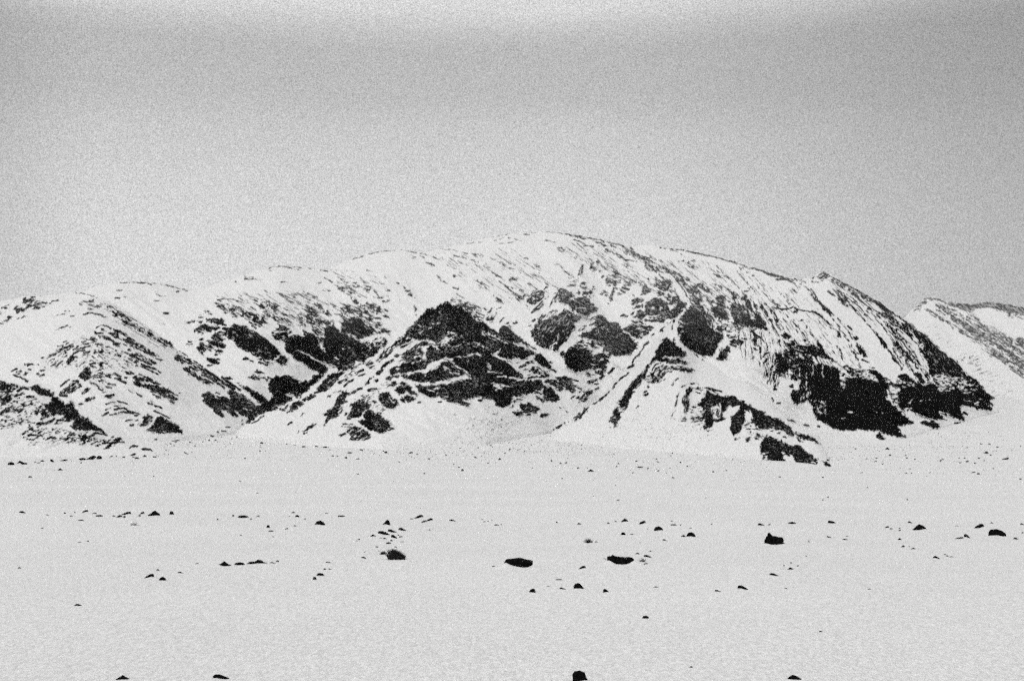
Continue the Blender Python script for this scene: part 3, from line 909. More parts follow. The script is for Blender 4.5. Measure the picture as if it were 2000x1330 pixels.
m P .8 0 920 1000 960 970 1000 1000 980 1020
m P 1 0 790 1135 810 1125 820 1145
m P .85 10 1240 820 1300 820 1290 870 1250 880
m P .85 40 1280 930 1310 850 1410 930 1400 960 1340 1000 1280 1000
m P .75 -20 1130 1070 1190 1060 1270 1040 1310 1070 1260 1110 1200 1110 1160 1150 1130 1130
m P .8 0 1150 1000 1190 1010 1180 1040
m P .75 30 1460 870 1540 800 1600 820 1640 900 1700 940 1640 950 1540 930
m P .6 45 1640 780 1700 800 1780 970 1720 960 1690 900 1720 880 1660 840
m P .85 30 1820 790 1870 770 1921 830 1921 860 1860 830
m P .8 0 1340 770 1380 755 1400 790 1350 795
m P .75 10 1500 980 1540 950 1620 1000 1540 1020
n P .97 0 0 400 20 290 80 265 140 280 200 360 280 380 350 380 430 490 430 520 520 540 560 600 640 680 620 740 560 790 500 830 420 830 360 850 300 840 220 820 130 790 200 790 60 700 0 640
n S .6 20 0 650 60 670 150 720 120 780 30 750
n T 2.5 .8 420 490 370 550 320 590
n P .93 25 450 460 520 460 560 500 640 590 680 600 620 600 540 550 440 490
n K 4 .8 220 825 320 840 430 830
n T 4 1 430 490 520 550 600 620 660 640
n T 4 1 0 750 100 790 200 810 320 870
n P .85 5 430 470 540 400 560 350 640 340 700 380 820 420 860 450 820 490 740 560 680 600 620 580 560 530
n P .6 5 540 340 620 320 760 360 760 400 640 380 560 370
n T 3.5 .9 560 330 700 350 780 360
n T 4 .9 560 375 700 395 780 410
n Q .8 5 600 345 760 370 750 382 600 362
n K 4 .9 740 335 900 350 1000 350
n P .92 10 730 140 740 90 820 40 900 10 1000 50 1060 80 1070 140 1060 180 1110 200 1180 130 1200 60 1260 60 1340 90 1320 150 1260 220 1200 280 1140 300 1040 330 960 340 880 330 820 290 740 270 720 200
n S .7 0 830 150 860 130 890 160 850 180
n S .7 0 930 180 960 140 1000 160 960 190
n P .8 -20 540 100 580 40 640 30 700 10 720 40 640 80 580 110
n P .85 -30 560 160 600 120 700 100 700 150 620 180
n P .85 -20 520 250 560 210 590 220 560 255
n P .9 0 580 310 620 230 660 180 720 200 740 270 700 310 640 320
n P .9 0 1060 80 1120 60 1190 70 1160 100 1100 120
n P .7 0 1040 40 1090 10 1140 30 1070 50
n S 1 0 1070 130 1150 120 1100 190
n K 4 .9 400 270 430 260
n K 4 .9 450 270 480 270
n S .4 0 740 250 960 270 960 320 800 320 740 290
n P 1 50 1220 340 1260 280 1340 200 1380 130 1460 150 1580 220 1620 300 1640 400 1720 470 1800 510 1870 560 1860 600 1810 680 1780 750 1700 860 1600 840 1500 810 1420 780 1340 740 1300 680 1250 620 1240 540 1210 540 1200 460 1240 420
n T 2 .9 1370 70 1460 150 1580 210
n P .85 45 1360 60 1480 110 1560 110 1600 160 1590 210 1480 150
n S .6 0 1240 430 1290 420 1270 470
n S .3 0 1210 330 1280 300 1290 500 1240 560
n P .85 70 1560 220 1640 200 1700 300 1740 400 1720 460 1640 400 1590 330
n P .85 50 1660 150 1760 130 1880 190 1921 290 1840 300 1740 280
n P .85 20 1760 70 1840 60 1890 100 1890 160 1800 140
n P 1 -50 1000 620 1060 585 1110 640 1160 650 1220 720 1300 770 1340 820 1330 850 1260 880 1160 860 1080 860 960 880 900 900 830 940 760 1050 640 1180 560 1330 500 1330 560 1220 700 1080 760 1010 830 910 890 830 900 770
n P 1 -60 1130 630 1170 570 1165 640
n P .93 5 920 880 1100 880 1240 890 1320 930 1360 960 1300 985 1180 965 1040 945 920 920
n T 2 .6 920 870 1080 870 1200 895
n T 3 .95 860 960 960 935 1100 970 1340 1000
n P .97 10 1100 1000 1180 1010 1300 1030 1400 1030 1450 1060 1390 1100 1280 1080 1160 1050 1100 1030
n K 2 .9 1200 995 1340 1010
n P .88 -45 820 1100 900 1030 1000 980 1100 1000 1100 1040 1050 1100 980 1160 920 1220 860 1250 800 1220 840 1180
n K 2 .9 840 1060 890 970 960 955
n P .35 0 740 1180 820 1060 840 1180 790 1230
n S .4 -30 860 1120 900 1040 1000 1000 960 1060 900 1140
n K 3 .8 1060 1100 1120 1070
n K 3 .8 950 1225 1020 1180
n P .85 -45 800 580 840 520 890 500 860 540
n P .9 -45 930 510 980 450 1030 440 980 500
n P .8 -50 1000 420 1060 360 1080 370 1030 430
n K 4 .9 720 700 790 650
n K 3 .8 660 790 720 730
n K 3.5 .85 550 950 600 870 660 820
n K 4.5 .95 500 1020 570 985
n P .9 -45 440 1130 480 1080 510 1080 460 1140
n K 3 .8 360 1195 450 1130
n K 3 .6 250 1310 340 1220
n K 2 .9 210 1095 300 1020
n K 4.5 .9 90 1175 140 1140
n P .85 -75 1120 470 1150 320 1190 300 1160 420 1130 480
n P .7 -60 1090 380 1120 330 1120 390
n K 3 .6 940 595 990 615
n P 1 40 1440 820 1480 820 1520 880 1460 850
n P 1 30 1540 910 1570 890 1595 925
n K 3.5 .9 1790 880 1840 740
n P .97 -60 1780 890 1860 760 1921 720 1921 840 1860 920
n S .5 -60 1720 860 1800 720 1840 740 1780 860
n P .9 10 1770 450 1800 430 1870 480 1780 480
n P .8 0 1760 400 1800 380 1800 410
n P .8 0 1800 340 1820 330 1830 350
n P .8 0 1890 430 1921 410 1921 450
n P .9 10 0 870 60 810 140 820 220 870 140 890 60 900 0 910
n P .88 0 0 940 100 920 200 940 160 980 180 1020 170 1055 90 1040 0 1040
n P .9 0 20 1080 80 1070 140 1080 100 1120 40 1100
n K 3 .9 150 905 200 915
n P .85 80 220 0 260 0 270 60 230 60
o P .97 -60 870 0 900 0 880 40 820 100 750 200 740 300 680 310 660 360 610 440 560 450 600 490 550 510 540 560 510 620 480 700 430 740 380 800 380 860 340 930 340 980 300 990 270 940 220 920 220 870 270 800 310 700 360 620 470 460 560 390 580 320 720 200 760 120
o S .3 -20 300 660 380 640 340 720 440 700 380 780
o S .25 0 240 860 300 860 330 800
o P .85 0 760 400 790 380 825 410 790 440
o P .7 -10 690 490 760 460 780 480 710 520
o K 3.5 .9 730 535 780 510
o P .75 -40 600 720 610 680 650 660 660 690
o K 3 .7 1130 390 1190 290 1210 290
o K 3 .9 1395 365 1455 365
o P 1 10 1480 355 1530 375 1500 375
o P .75 -50 1265 420 1290 380 1325 380 1290 420
o K 3 .5 1240 460 1210 540 1190 650 1175 730 1130 830
o P .9 -80 1320 500 1330 440 1370 440 1380 420 1500 420 1560 430 1500 450 1430 450 1380 480 1360 520 1390 600 1370 690 1340 780 1320 820 1300 760 1330 690 1270 680 1250 640 1290 570
o P .85 0 1260 850 1320 830 1340 870 1300 915 1260 900
o P .4 0 1300 760 1360 770 1320 840
o K 2 .9 1600 430 1720 440 1835 475
o P .9 10 1650 450 1720 455 1750 475 1690 470
o K 2.5 .8 1470 490 1530 500
o P 1 10 1520 455 1570 455 1570 475 1540 470
o K 2 .8 1690 500 1790 510
o P .97 80 1600 500 1640 470 1700 520 1790 530 1921 580 1921 760 1840 780 1840 820 1900 830 1870 880 1780 910 1730 900 1690 980 1650 1000 1610 1030 1560 1000 1600 960 1600 900 1530 880 1570 820 1600 740 1500 660 1560 590
o S .75 80 1700 730 1760 690 1830 640 1810 860 1740 860
o Q .5 80 1740 740 1800 700 1800 840 1750 840
o P .3 0 1380 700 1600 640 1600 900 1400 920
o P .8 -20 1500 630 1560 610 1540 720
o P .25 0 1400 800 1580 800 1560 960 1420 950
o K 4 .9 1760 910 1860 880 1900 850
o P .45 0 1620 1040 1690 1020 1650 1060
o P .05 0 400 760 1300 700 1921 1020 1921 1330 0 1330 0 1050
p K 1.5 .8 130 190 240 220 340 250 440 310
p K 1.5 .7 480 225 560 255 660 280 760 300
p K 1.8 .8 800 300 940 330 1060 380
p P .85 20 1030 368 1140 378 1300 438 1420 478 1400 492 1260 447 1100 400
p K 2.5 .9 1450 490 1600 530 1740 590
p P .8 20 1560 520 1700 550 1820 600 1721 600 1620 545
p K 3 .8 1740 630 1921 635
p K 2.5 .7 1780 590 1921 640
p P .3 30 320 370 400 350 440 370 560 430 640 470 600 520 500 450
p P .7 0 350 370 390 355 410 385
p P .75 20 510 360 550 340 590 385
p P .5 20 1180 450 1280 470 1240 500
p P .6 20 1310 520 1360 540 1320 545
p K 3 .9 1400 575 1420 578
p K 3 .9 830 560 960 610
p K 2 .7 880 510 960 570 1040 605
p P .7 0 810 700 860 680 900 690 860 720
p P .75 40 890 730 950 710 1040 780 1100 800 1000 790 940 780
p P .9 40 345 640 380 610 440 670 440 690 380 670
p K 2.5 .9 450 600 490 640
p P .78 50 360 700 460 680 520 720 580 780 660 860 690 940 640 960 680 1050 720 1100 640 1090 560 1040 500 960 520 900 480 820
p P .9 60 570 710 600 730 660 860 640 850
p P .7 50 600 700 700 700 760 760 810 840 760 830 680 790
p P .7 30 720 860 780 880 760 910
p P .8 45 160 610 220 680 250 720 200 700
p P .75 40 0 620 100 660 160 660 260 740 300 830 240 830 180 790 140 790 0 740
p S .7 40 180 720 240 720 280 790 200 780
p P .8 0 20 830 60 810 120 840 100 870 40 870
p P .85 0 150 920 190 840 240 890 200 930
p P .9 0 200 990 240 900 300 890 360 930 340 960 250 1000
p P .9 45 880 870 940 870 1000 880 1060 960 1000 960 1020 1050 960 1060 880 1030 900 960
p P .8 0 790 950 860 920 860 960 800 1000
p P .9 20 840 1020 1000 1060 1030 1110 1070 1210 960 1200 860 1170 840 1100 800 1040
p P .85 55 1060 1020 1150 1000 1250 1030 1340 1060 1400 1050 1440 1120 1520 1180 1580 1250 1600 1330 1140 1330 1120 1180 1090 1100
p P .65 60 1060 800 1160 850 1220 940 1300 1010 1160 1000 1110 900
p P .85 50 1220 880 1290 860 1360 950 1420 1070 1340 1060 1300 960 1240 930
p S .7 60 1200 930 1300 980 1300 1020 1230 1000
p S .5 60 1360 1100 1440 1220 1400 1200
p P .6 60 1380 920 1460 1000 1520 1080 1460 1080
p K 3 .9 1530 1000 1600 1110 1625 1160
p K 3 .7 1570 980 1650 1050 1760 1170
p P .8 10 1690 990 1740 980 1740 1010
p K 2.5 .95 1750 1040 1830 1070 1921 1055
p K 2.5 .7 1760 990 1810 1030
p P .8 -40 1740 1240 1770 1190 1790 1210 1760 1255
p K 4 .8 1650 1210 1680 1230
p P .7 -30 1400 860 1450 830 1430 870
p K 2 .5 1280 810 1340 800 1360 770
q P .8 20 210 160 300 130 400 180 480 320 360 310 260 280
q P .85 45 480 120 560 90 660 60 740 50 820 180 900 220 980 340 1020 450 1030 480 960 470 860 440 760 400 640 390 560 350 520 280 500 200
q S .6 55 640 60 720 60 700 110 640 90
q S .6 60 760 190 820 240 850 320 800 300
q P .9 70 780 480 860 460 880 590 860 650 900 700 860 700 810 640 840 600
q P .95 30 805 725 840 720 895 770 850 770
q P .8 40 1030 490 1070 520 1060 560
q P .7 0 900 560 940 550 930 580
q P .42 10 300 330 540 350 560 400 660 450 660 560 560 600 460 600 400 520 300 470
q P .9 10 280 460 330 440 390 480 320 485
q P .9 0 430 560 460 530 490 550 460 570
q P .85 5 480 640 540 610 680 620 690 650 640 690 560 680
q K 4 .9 500 680 580 710
q P .85 0 540 560 570 550 560 590
q K 3 .8 660 600 730 605
q P .97 -60 360 850 440 710 500 720 480 790 430 850 410 900 370 925 260 880 300 870 340 760 370 740
q T 4 .9 310 860 360 760
q P .6 -50 230 820 290 750 300 800 240 840
q P .85 -20 960 860 980 800 1060 800 1050 820 990 830 970 870
q P .9 -40 1090 850 1110 820 1130 830 1100 860
q P .9 -60 960 960 1010 880 1040 880 990 960
q P .9 -60 900 975 920 930 930 940 915 980
q K 3 .8 810 900 830 860
q P .6 -45 1020 950 1070 910 1040 960
q P .75 -75 1060 1130 1070 1000 1120 880 1140 960 1120 1030
q P .8 -60 1060 1110 1100 1080 1090 1120
q P .97 30 1150 800 1200 810 1290 880 1340 960 1320 1060 1290 1090 1230 1110 1210 1160 1190 1150 1190 1100 1130 1070 1160 1000
q P .95 -80 1100 1210 1110 1110 1140 1100 1130 1180
q P .9 -60 1040 1210 1060 1170 1060 1210
q P 1 90 1110 1290 1140 1260 1150 1330 1120 1330
q K 4 .9 1120 1080 1180 1100
q P .88 20 1240 820 1310 740 1300 650 1350 640 1430 640 1440 690 1600 720 1680 760 1640 830 1500 810 1430 790 1500 850 1660 850 1700 960 1620 970 1480 960 1440 1000 1400 1080 1330 1040 1280 900
q S .45 30 1440 800 1500 800 1560 880 1520 880
q P .8 20 1560 700 1700 700 1790 740 1840 830 1740 850 1640 800
q P .97 55 1710 620 1760 650 1830 740 1880 830 1921 870 1921 910 1840 860 1790 760
q P .85 20 1780 860 1860 820 1921 900 1840 890
q P .92 80 1400 1080 1440 1000 1500 980 1700 980 1810 960 1921 1000 1921 1330 1600 1330 1600 1200 1560 1180 1460 1170 1430 1200 1400 1190
q S .5 88 1480 1000 1500 1000 1500 1160 1470 1160
q T 2 .7 1590 1100 1600 1330
q T 2 .7 1650 980 1660 1150
q T 2 .7 1810 960 1830 1160
q P .85 80 1480 1330 1520 1220 1600 1200 1600 1330
q P .9 0 1330 1280 1400 1290 1390 1320 1340 1310
q K 4 .9 1375 1180 1385 1130
q K 4 .9 1310 1110 1360 1115
q P .8 40 1240 560 1280 510 1360 560 1350 610 1290 590
q P .9 80 1180 650 1200 610 1220 620 1210 660
q P .85 60 1235 470 1250 430 1270 470 1250 490
q P .7 0 950 640 990 630 980 650
q P .7 -40 1140 340 1170 310 1190 340 1160 370
q P .7 0 1050 320 1090 310 1080 350
q K 3 .9 930 140 1030 280
q P .5 55 980 100 1040 130 1180 290 1160 310 1060 210
q P .75 20 1100 100 1160 90 1220 140 1160 120
q K 2.2 .95 1100 150 1230 180 1300 180 1390 150 1490 185
q K 2.2 .95 1500 185 1580 205 1700 210
q K 3 .8 1700 215 1770 255 1850 320 1910 380
q P .5 45 1390 170 1470 200 1460 240 1400 220
q P .85 0 1480 345 1530 330 1550 350 1500 360
q P .7 60 1560 410 1600 420 1600 480 1570 470
q P .6 60 1630 440 1650 470 1640 490
q K 3 .8 1690 10 1800 110 1921 210
q P .7 45 1820 120 1880 140 1921 190 1900 250 1840 190
q K 3 .8 1440 420 1470 420
q K 3 .9 1550 620 1580 630
q K 3 .8 1590 680 1620 690
r P .97 35 0 170 40 180 80 230 150 230 240 260 350 240 420 255 470 310 540 320 600 350 650 410 730 440 850 490 820 510 980 570 1050 570 1140 640 1200 680 1240 740 1270 790 1260 830 1200 830 1130 760 1060 730 1000 740 960 700 860 720 780 740 640 630 660 520 560 450 560 620 500 690 470 780 380 830 350 760 350 660 350 540 440 470 480 440 480 390 380 400 300 390 230 450 240 560 180 610 130 580 60 580 80 640 40 690 0 710
r S .9 80 70 420 200 400 190 560 100 570
r Q .4 80 90 440 180 420 180 540 110 560
r S 1 -10 250 500 290 420 400 400 470 420 400 510 300 560 240 560
r S .7 60 560 460 640 460 660 560 620 600 580 590
r K 3 .9 0 130 100 150 210 180
r P .9 10 30 150 110 165 130 185 60 170
r P .5 -10 540 700 620 620 640 720 580 750
r P .8 15 660 710 730 710 780 750 700 740
r P .85 10 600 780 640 750 690 790 640 800
r P .85 20 680 860 740 780 840 820 780 860
r P .6 0 560 860 640 850 610 930 580 920
r P .8 0 900 750 960 740 960 770 920 770
r P .85 -10 1000 790 1080 770 1100 740 1060 800
r P .9 0 1090 830 1140 830 1160 855 1110 850
r K 4 .8 410 870 480 850
r P 1 25 1270 770 1310 760 1370 800 1500 825 1570 860 1640 940 1600 940 1500 900 1430 880 1370 860 1300 820
r P .93 30 1280 860 1340 850 1390 905 1340 900
r P 1 30 850 830 900 820 1000 860 1040 890 1080 880 1130 930 1210 960 1330 960 1400 1020 1500 1080 1570 1150 1600 1190 1560 1280 1440 1270 1260 1235 1250 1140 1180 1100 1110 1100 1120 1160 1170 1200 1160 1260 1060 1265 960 1240 900 1200 860 1210 810 1100 780 1000 790 920
r S .75 30 1110 1130 1210 1100 1250 1130 1290 1200 1240 1230 1190 1200
r S .6 0 1510 1200 1560 1190 1570 1220
r P .45 0 760 940 820 960 860 1180 820 1180 770 1020
r S .3 -20 1080 1040 1120 1040 1160 1110 1100 1090
r S .3 0 800 1080 890 1060 900 1200 840 1180
r P .85 30 1570 1140 1620 1140 1640 1170
r P 1 30 1650 1180 1720 1190 1780 1230 1800 1275 1740 1260 1690 1220
r K 3 .9 1740 1165 1770 1170
r P .9 20 1160 580 1190 570 1260 590 1275 630 1230 620
r P 1 20 1400 660 1430 640 1480 680 1440 685
r K 3 .9 1600 685 1630 690
r P .97 80 1210 280 1230 200 1260 150 1320 170 1340 250 1350 340 1320 370 1260 340
r P .85 88 1340 100 1420 60 1450 0 1380 0 1360 60
r P .75 88 1360 160 1430 180 1420 340 1370 340
r P .9 0 965 100 1000 75 1000 120 970 125
r K 3.5 .9 970 150 1010 150
r P .6 0 1190 100 1250 80 1250 130 1210 120
r P 1 60 1460 200 1480 0 1921 0 1921 740 1800 690 1600 580 1560 500 1540 400 1480 330
r S .6 90 1460 150 1500 180 1500 260 1460 240
r S .1 0 1500 300 1700 320 1760 500 1600 500
r K 3 .9 1015 345 1060 350
r K 3 .8 940 280 970 320
r P .1 10 700 380 1180 400 1160 540 980 480
s P .8 22 0 193 130 223 280 273 400 328 470 350 400 347 290 304 150 264 40 222
s K 3 .85 270 340 400 335 480 370 540 410
s P .75 35 490 380 560 410 640 470 650 500 600 490 530 440
s P .8 0 600 400 650 405 640 430
s K 2.5 .6 500 330 560 330
s K 3 .7 560 345 620 350
s K 2.5 .7 650 360 690 380
s P .78 -15 760 310 860 290 900 250 950 220 1000 240 1060 300 1000 320 960 330 940 360 880 320 820 315 760 350
s K 3 .5 780 370 900 400
s P .74 38 1040 320 1120 330 1190 350 1260 410 1400 460 1470 480 1560 500 1540 530 1460 530 1560 560 1610 540 1670 590 1640 620 1740 660 1830 700 1921 740 1921 940 1840 890 1730 830 1840 800 1740 720 1640 680 1540 640 1480 640 1400 580 1300 500 1200 440 1100 380
s P .5 20 1040 420 1150 440 1190 480 1120 460
s P .85 38 1110 590 1160 600 1330 740 1290 745 1180 650
s K 3 .9 1020 510 1110 580
s P .45 40 1100 490 1220 500 1300 570 1420 660 1380 690 1280 620 1160 560
s P .7 20 1240 600 1280 590 1320 620 1270 620
s K 3 .7 1450 760 1560 850
s K 4 .9 1550 850 1580 860
s P .85 20 1590 890 1640 910 1700 945 1640 940
s K 3.5 .9 1590 755 1620 765
s K 2 .5 1490 870 1550 940
s K 2.5 .8 760 560 830 600 830 650 900 690
s P .87 45 930 700 990 730 1060 800 1120 860 1080 870 1000 800 940 780
s K 3 .8 880 680 950 740
s K 3 .5 1150 900 1210 960 1250 1000 1300 1080 1360 1180
s P .7 30 1150 905 1190 910 1210 950
s P .8 50 1230 1010 1290 1050 1270 1050
s K 3 .9 1300 1010 1360 1070
s P .7 55 1310 1090 1360 1130 1440 1190 1410 1230 1360 1210
s P .75 55 1050 1000 1090 1020 1090 1060 1060 1050
s P .8 55 1110 1050 1190 1110 1200 1180 1160 1180
s K 2 .9 900 870 1020 970 1060 1000
s K 3 .9 780 795 880 850 920 880
s K 2 .5 330 550 420 620 530 740 580 800
s P .8 60 0 790 60 870 110 960 150 1070 80 1060 0 1040
s P 1 60 1700 1110 1730 1110 1780 1180 1840 1280 1870 1330 1830 1330 1760 1230
s P .9 45 1860 1120 1921 1150 1921 1180
s P .6 45 1780 1120 1820 1130 1840 1180
t P .97 45 240 0 330 100 380 220 500 320 600 350 480 340 390 290 340 240 330 160
t P .8 20 0 100 180 140 200 100 330 160 380 230 330 260 200 250 160 230 0 190
t P 1 60 220 380 330 385 340 360 460 430 500 400 620 480 690 520 700 480 820 460 900 460 1000 470 1120 470 1220 570 1400 640 1450 520 1560 530 1640 620 1700 650 1820 690 1921 640 1921 1170 1860 1170 1700 1100 1600 1030 1500 1080 1580 1180 1580 1240 1500 1270 1390 1240 1470 1330 590 1330 430 1250 260 1150 210 1050 200 980 140 900 110 780 130 600 180 500
t P .8 88 0 200 200 260 220 400 210 620 130 640 120 900 80 930 0 930
t T 3 .9 110 620 120 900
t T 2.5 .7 210 390 200 540
t T 2 .8 340 380 350 570
t S .62 20 600 470 780 460 1000 480 1100 560 1160 640 1020 600 960 570 860 580 760 560 680 620 640 780 610 720
t Q .85 30 680 380 820 460 720 520 690 420
t P .6 0 620 390 680 400 650 450
t Q .6 20 760 480 900 480 900 560 760 540
t S .35 20 1240 600 1400 580 1500 680 1420 700 1320 700
t T 3 .8 1130 660 1190 710
t S 1 60 1270 750 1290 760 1340 880 1300 900 1260 880 1290 850
t T 5 1 1300 900 1420 990 1510 1070 1620 1150 1760 1190
t S .45 5 1300 700 1440 720 1420 780 1440 880 1340 870
t T 3 .9 1500 1060 1540 1020 1640 1020
t T 3 .9 1710 1090 1921 1180
t S .3 20 1400 580 1640 640 1700 700 1500 700
t T 3.5 .8 720 1070 770 1075
t T 3.5 .8 600 1160 690 1150
t T 3.5 .8 1190 1075 1215 1085
t T 3 .6 1090 1075 1150 1085
t S .08 0 240 880 400 900 420 1150 260 1120
t Q .95 60 1660 510 1720 490 1770 520 1820 660 1760 660 1700 580
t P .5 65 1790 500 1850 480 1900 600 1840 650
t P .9 0 1020 430 1080 420 1110 440 1060 445
t P .8 0 1460 450 1490 450 1480 465
t P .8 0 1580 465 1620 460 1600 475
t P .95 60 1160 0 1200 20 1280 120 1400 290 1430 380 1400 370 1320 230 1220 90
t P .75 60 1300 0 1400 30 1560 200 1640 280 1740 430 1690 440 1620 330 1500 240 1400 120
t P .6 60 1500 10 1600 120 1700 260 1620 250 1560 150
t P .25 60 1300 60 1500 260 1600 400 1560 460 1400 300
t P .8 55 1720 350 1820 430 1760 400
t P .95 50 810 80 880 100 980 220 1000 270 960 280 880 230 860 160
t P .35 60 720 90 880 290 860 340 760 200
t P .6 65 540 100 600 170 650 310 620 290 570 180
t K 2.5 .9 910 320 1020 350
t P .5 0 760 0 860 0 820 50 770 30
t P 1 10 1580 1180 1640 1190 1680 1230 1590 1240
t P 1 10 1760 1200 1830 1200 1921 1230 1921 1280 1840 1260 1770 1240
t P 1 20 70 1245 110 1235 155 1275 110 1275
t K 3 .9 280 1275 300 1280
u P .72 38 150 170 250 180 300 230 400 290 490 310 510 360 420 340 410 380 480 440 500 500 430 500 360 440 330 380 250 350 200 310 280 290 230 240
u P .85 30 80 90 110 80 160 130 110 130
u P .92 45 540 410 620 450 680 510 720 550 780 560 840 640 920 710 1000 770 1050 840 1100 840 1160 900 1190 970 1280 1050 1380 1100 1430 1180 1500 1250 1600 1330 820 1330 840 1160 880 1140 820 1030 800 920 760 830 700 760 690 620 600 590 520 500 460 430 520 440
u S .4 -20 700 660 760 680 740 730 700 720
u S .22 10 880 1040 1200 1060 1300 1130 1040 1240 920 1180
u S .3 20 900 1150 1000 1160 960 1260
u S .25 45 560 470 690 600 680 630 580 530
u T 4 .9 800 1000 880 1140
u K 3 .5 330 440 430 520
u P .7 -20 590 280 680 230 750 160 790 130 880 130 940 140 1000 180 1110 190 1100 200 960 170 860 150 780 200 700 280
u P .95 5 1040 180 1110 185 1300 205 1420 185 1500 170 1580 185 1700 195 1935 240 1935 340 1840 330 1700 280 1600 220 1500 200 1400 240 1340 290 1240 290 1150 250
u P .5 20 1500 220 1700 290 1935 370 1935 390 1800 360 1600 280
u P .75 33 760 260 860 330 960 370 1060 440 1200 530 1330 600 1260 590 1100 500 1000 420 880 360
u P .6 33 880 180 980 210 1100 270 1250 360 1180 340 1060 280 920 220
u P .7 33 900 260 960 250 1100 340 1220 420 1400 520 1500 590 1400 600 1280 540 1180 450 1060 380 940 300
u P .75 35 1220 430 1380 500 1560 590 1720 700 1935 900 1935 980 1760 830 1640 740 1500 680 1420 640 1300 540
u P .6 33 1370 400 1500 470 1660 560 1800 680 1935 780 1935 840 1720 690 1560 570 1440 490
u P .7 33 1580 500 1720 570 1860 640 1935 700 1935 740 1800 650 1660 560
u P .9 0 1840 620 1880 600 1935 620 1935 720
u P .8 38 1480 680 1560 740 1700 830 1760 890 1700 900 1600 830
u P .5 30 1760 930 1860 980 1935 1010 1935 1050 1820 1020
u P .2 33 1100 300 1300 370 1500 480 1400 500
u P .3 -20 1190 890 1220 830 1440 820 1380 850 1300 850 1220 890
u P .3 0 1280 900 1420 910 1330 925
w P 1 20 0 490 0 330 80 330 200 430 300 460 360 520 440 380 520 380 600 450 680 510 740 560 860 490 940 530 1100 600 1300 480 1400 400 1540 460 1640 590 1720 740 1770 830 1690 800 1760 880 1740 900 1620 890 1380 840 1280 840 1330 930 1370 1060 1300 1040 1180 980 1100 930 980 920 1040 1000 1100 1030 1000 1020 940 1040 800 1000 680 940 620 880 520 880 480 940 560 1020 540 1090 500 1110 440 1110 360 1100 440 1190 400 1200 560 1300 500 1300 420 1290 300 1260 180 1220 100 1190 0 1200
w S 1 60 240 600 270 620 310 780 270 760 230 740 260 720
w T 5 1 290 780 400 880 480 960
w T 4 1 480 960 600 1010 720 1040
w T 3 .9 480 940 520 880 600 870
w S .4 0 270 580 440 560 400 700 420 880 320 780
w S .28 -10 880 380 1140 380 1100 620 980 620 940 520
w S .2 -20 1100 440 1400 430 1600 560 1500 680 1340 640
w S .2 0 1340 740 1640 740 1560 830
w S .35 20 380 420 560 520 640 560 560 540 420 500
w T 2.5 .8 660 930 780 990 900 1030 970 1040
w S .5 0 560 780 620 740 600 810
w T 2 .6 640 770 860 740
w T 4 .9 860 400 920 480
w T 3 .8 760 560 860 500
w P 1 15 720 1080 760 1050 850 1080 900 1040 960 1080 1010 1130 970 1165 900 1150 840 1110 760 1100
w P 1 15 1190 1080 1240 1065 1300 1080 1390 1120 1350 1130 1250 1110
w P 1 15 550 1030 640 1080 580 1085
w P 1 30 80 1240 130 1220 170 1250 215 1330 150 1310 90 1280
w P 1 15 1010 940 1100 940 1110 980 1050 960
w K 4 .9 1350 930 1400 960
w K 4 .95 1640 630 1740 700 1850 770 1921 790
w K 5 .9 1850 765 1921 785
w K 3 .9 1921 780 2010 800 2100 812 2214 800
w K 3 .9 1690 1125 1730 1130
w K 3 .9 1820 1105 1850 1105
w K 2 .8 1730 1175 1800 1180
x K 1.2 .6 690 180 780 155 940 128
x K 1.2 .5 290 275 380 245 500 240 640 225
x K 1.2 .7 200 293 340 310 500 345 640 365
x K 1.4 .6 760 215 860 185 920 183
x K 1.5 .7 970 195 1040 215
x K 1.5 .6 1070 150 1130 148
x K 1 .6 1290 115 1400 125 1480 145
x K 1.2 .5 820 245 960 225
x K 1.5 .6 1270 205 1380 225
x K 1.5 .8 350 365 440 385
x K 1.2 .5 440 385 600 430
x P .75 20 720 395 780 400 860 440 820 440
x K 2 .6 910 440 980 460
x K 1.5 .6 0 345 100 370 210 405
x K 1.5 .5 0 360 40 388
x P .6 30 60 430 120 450 150 480 120 475
x K 1.5 .5 290 465 400 520 460 565
x P .85 20 330 570 350 560 380 585 350 585
x P .85 40 170 570 200 575 240 630 210 620
x K 2 .7 240 630 300 665
x P .95 20 335 690 400 710 350 705
x K 2 .6 660 460 720 485
x K 2 .5 700 515 840 590
x K 2.5 .9 780 568 815 575
x K 2 .45 580 610 640 660 740 740
x K 1.5 .45 900 490 1060 525
x K 3 .7 1070 390 1110 395
x P .6 25 1160 450 1200 445 1245 490 1210 485
x P .6 0 900 560 920 555 930 575
x P .8 10 920 620 960 590 1000 615 950 610
z L .13 40 1170 478 1290 530 1400 600 1470 650 1500 650 1440 575 1340 525 1230 480
z L .12 35 1080 470 1170 480 1330 580 1330 610 1200 540 1100 500
z L .08 47 1340 505 1440 530 1560 570 1640 650 1700 745 1640 735 1560 650 1480 600 1400 560
z L .2 46 1620 548 1680 585 1770 640 1800 670 1760 670 1690 620 1640 590
z L .14 60 1480 600 1560 640 1650 735 1600 720 1530 690
z L .14 80 1430 640 1500 650 1560 700 1540 740 1500 720 1450 700
z L .08 35 840 495 1000 485 1100 560 1010 600 930 570
z L .1 28 640 520 760 550 770 590 680 580
z L .16 28 420 572 560 570 720 600 740 640 640 640 520 640 430 600
z L .15 33 1830 595 1870 600 2060 700 2060 770 1980 730 1880 660
z L .1 30 190 575 260 620 340 680 300 680 230 630
z L .12 60 1740 640 1800 700 1830 745 1790 740 1740 680
z L .3 -80 1495 690 1540 690 1520 750 1490 750
z K 4 .95 1855 593 1880 597 1900 600 1930 592 1960 596 2000 603 2060 612
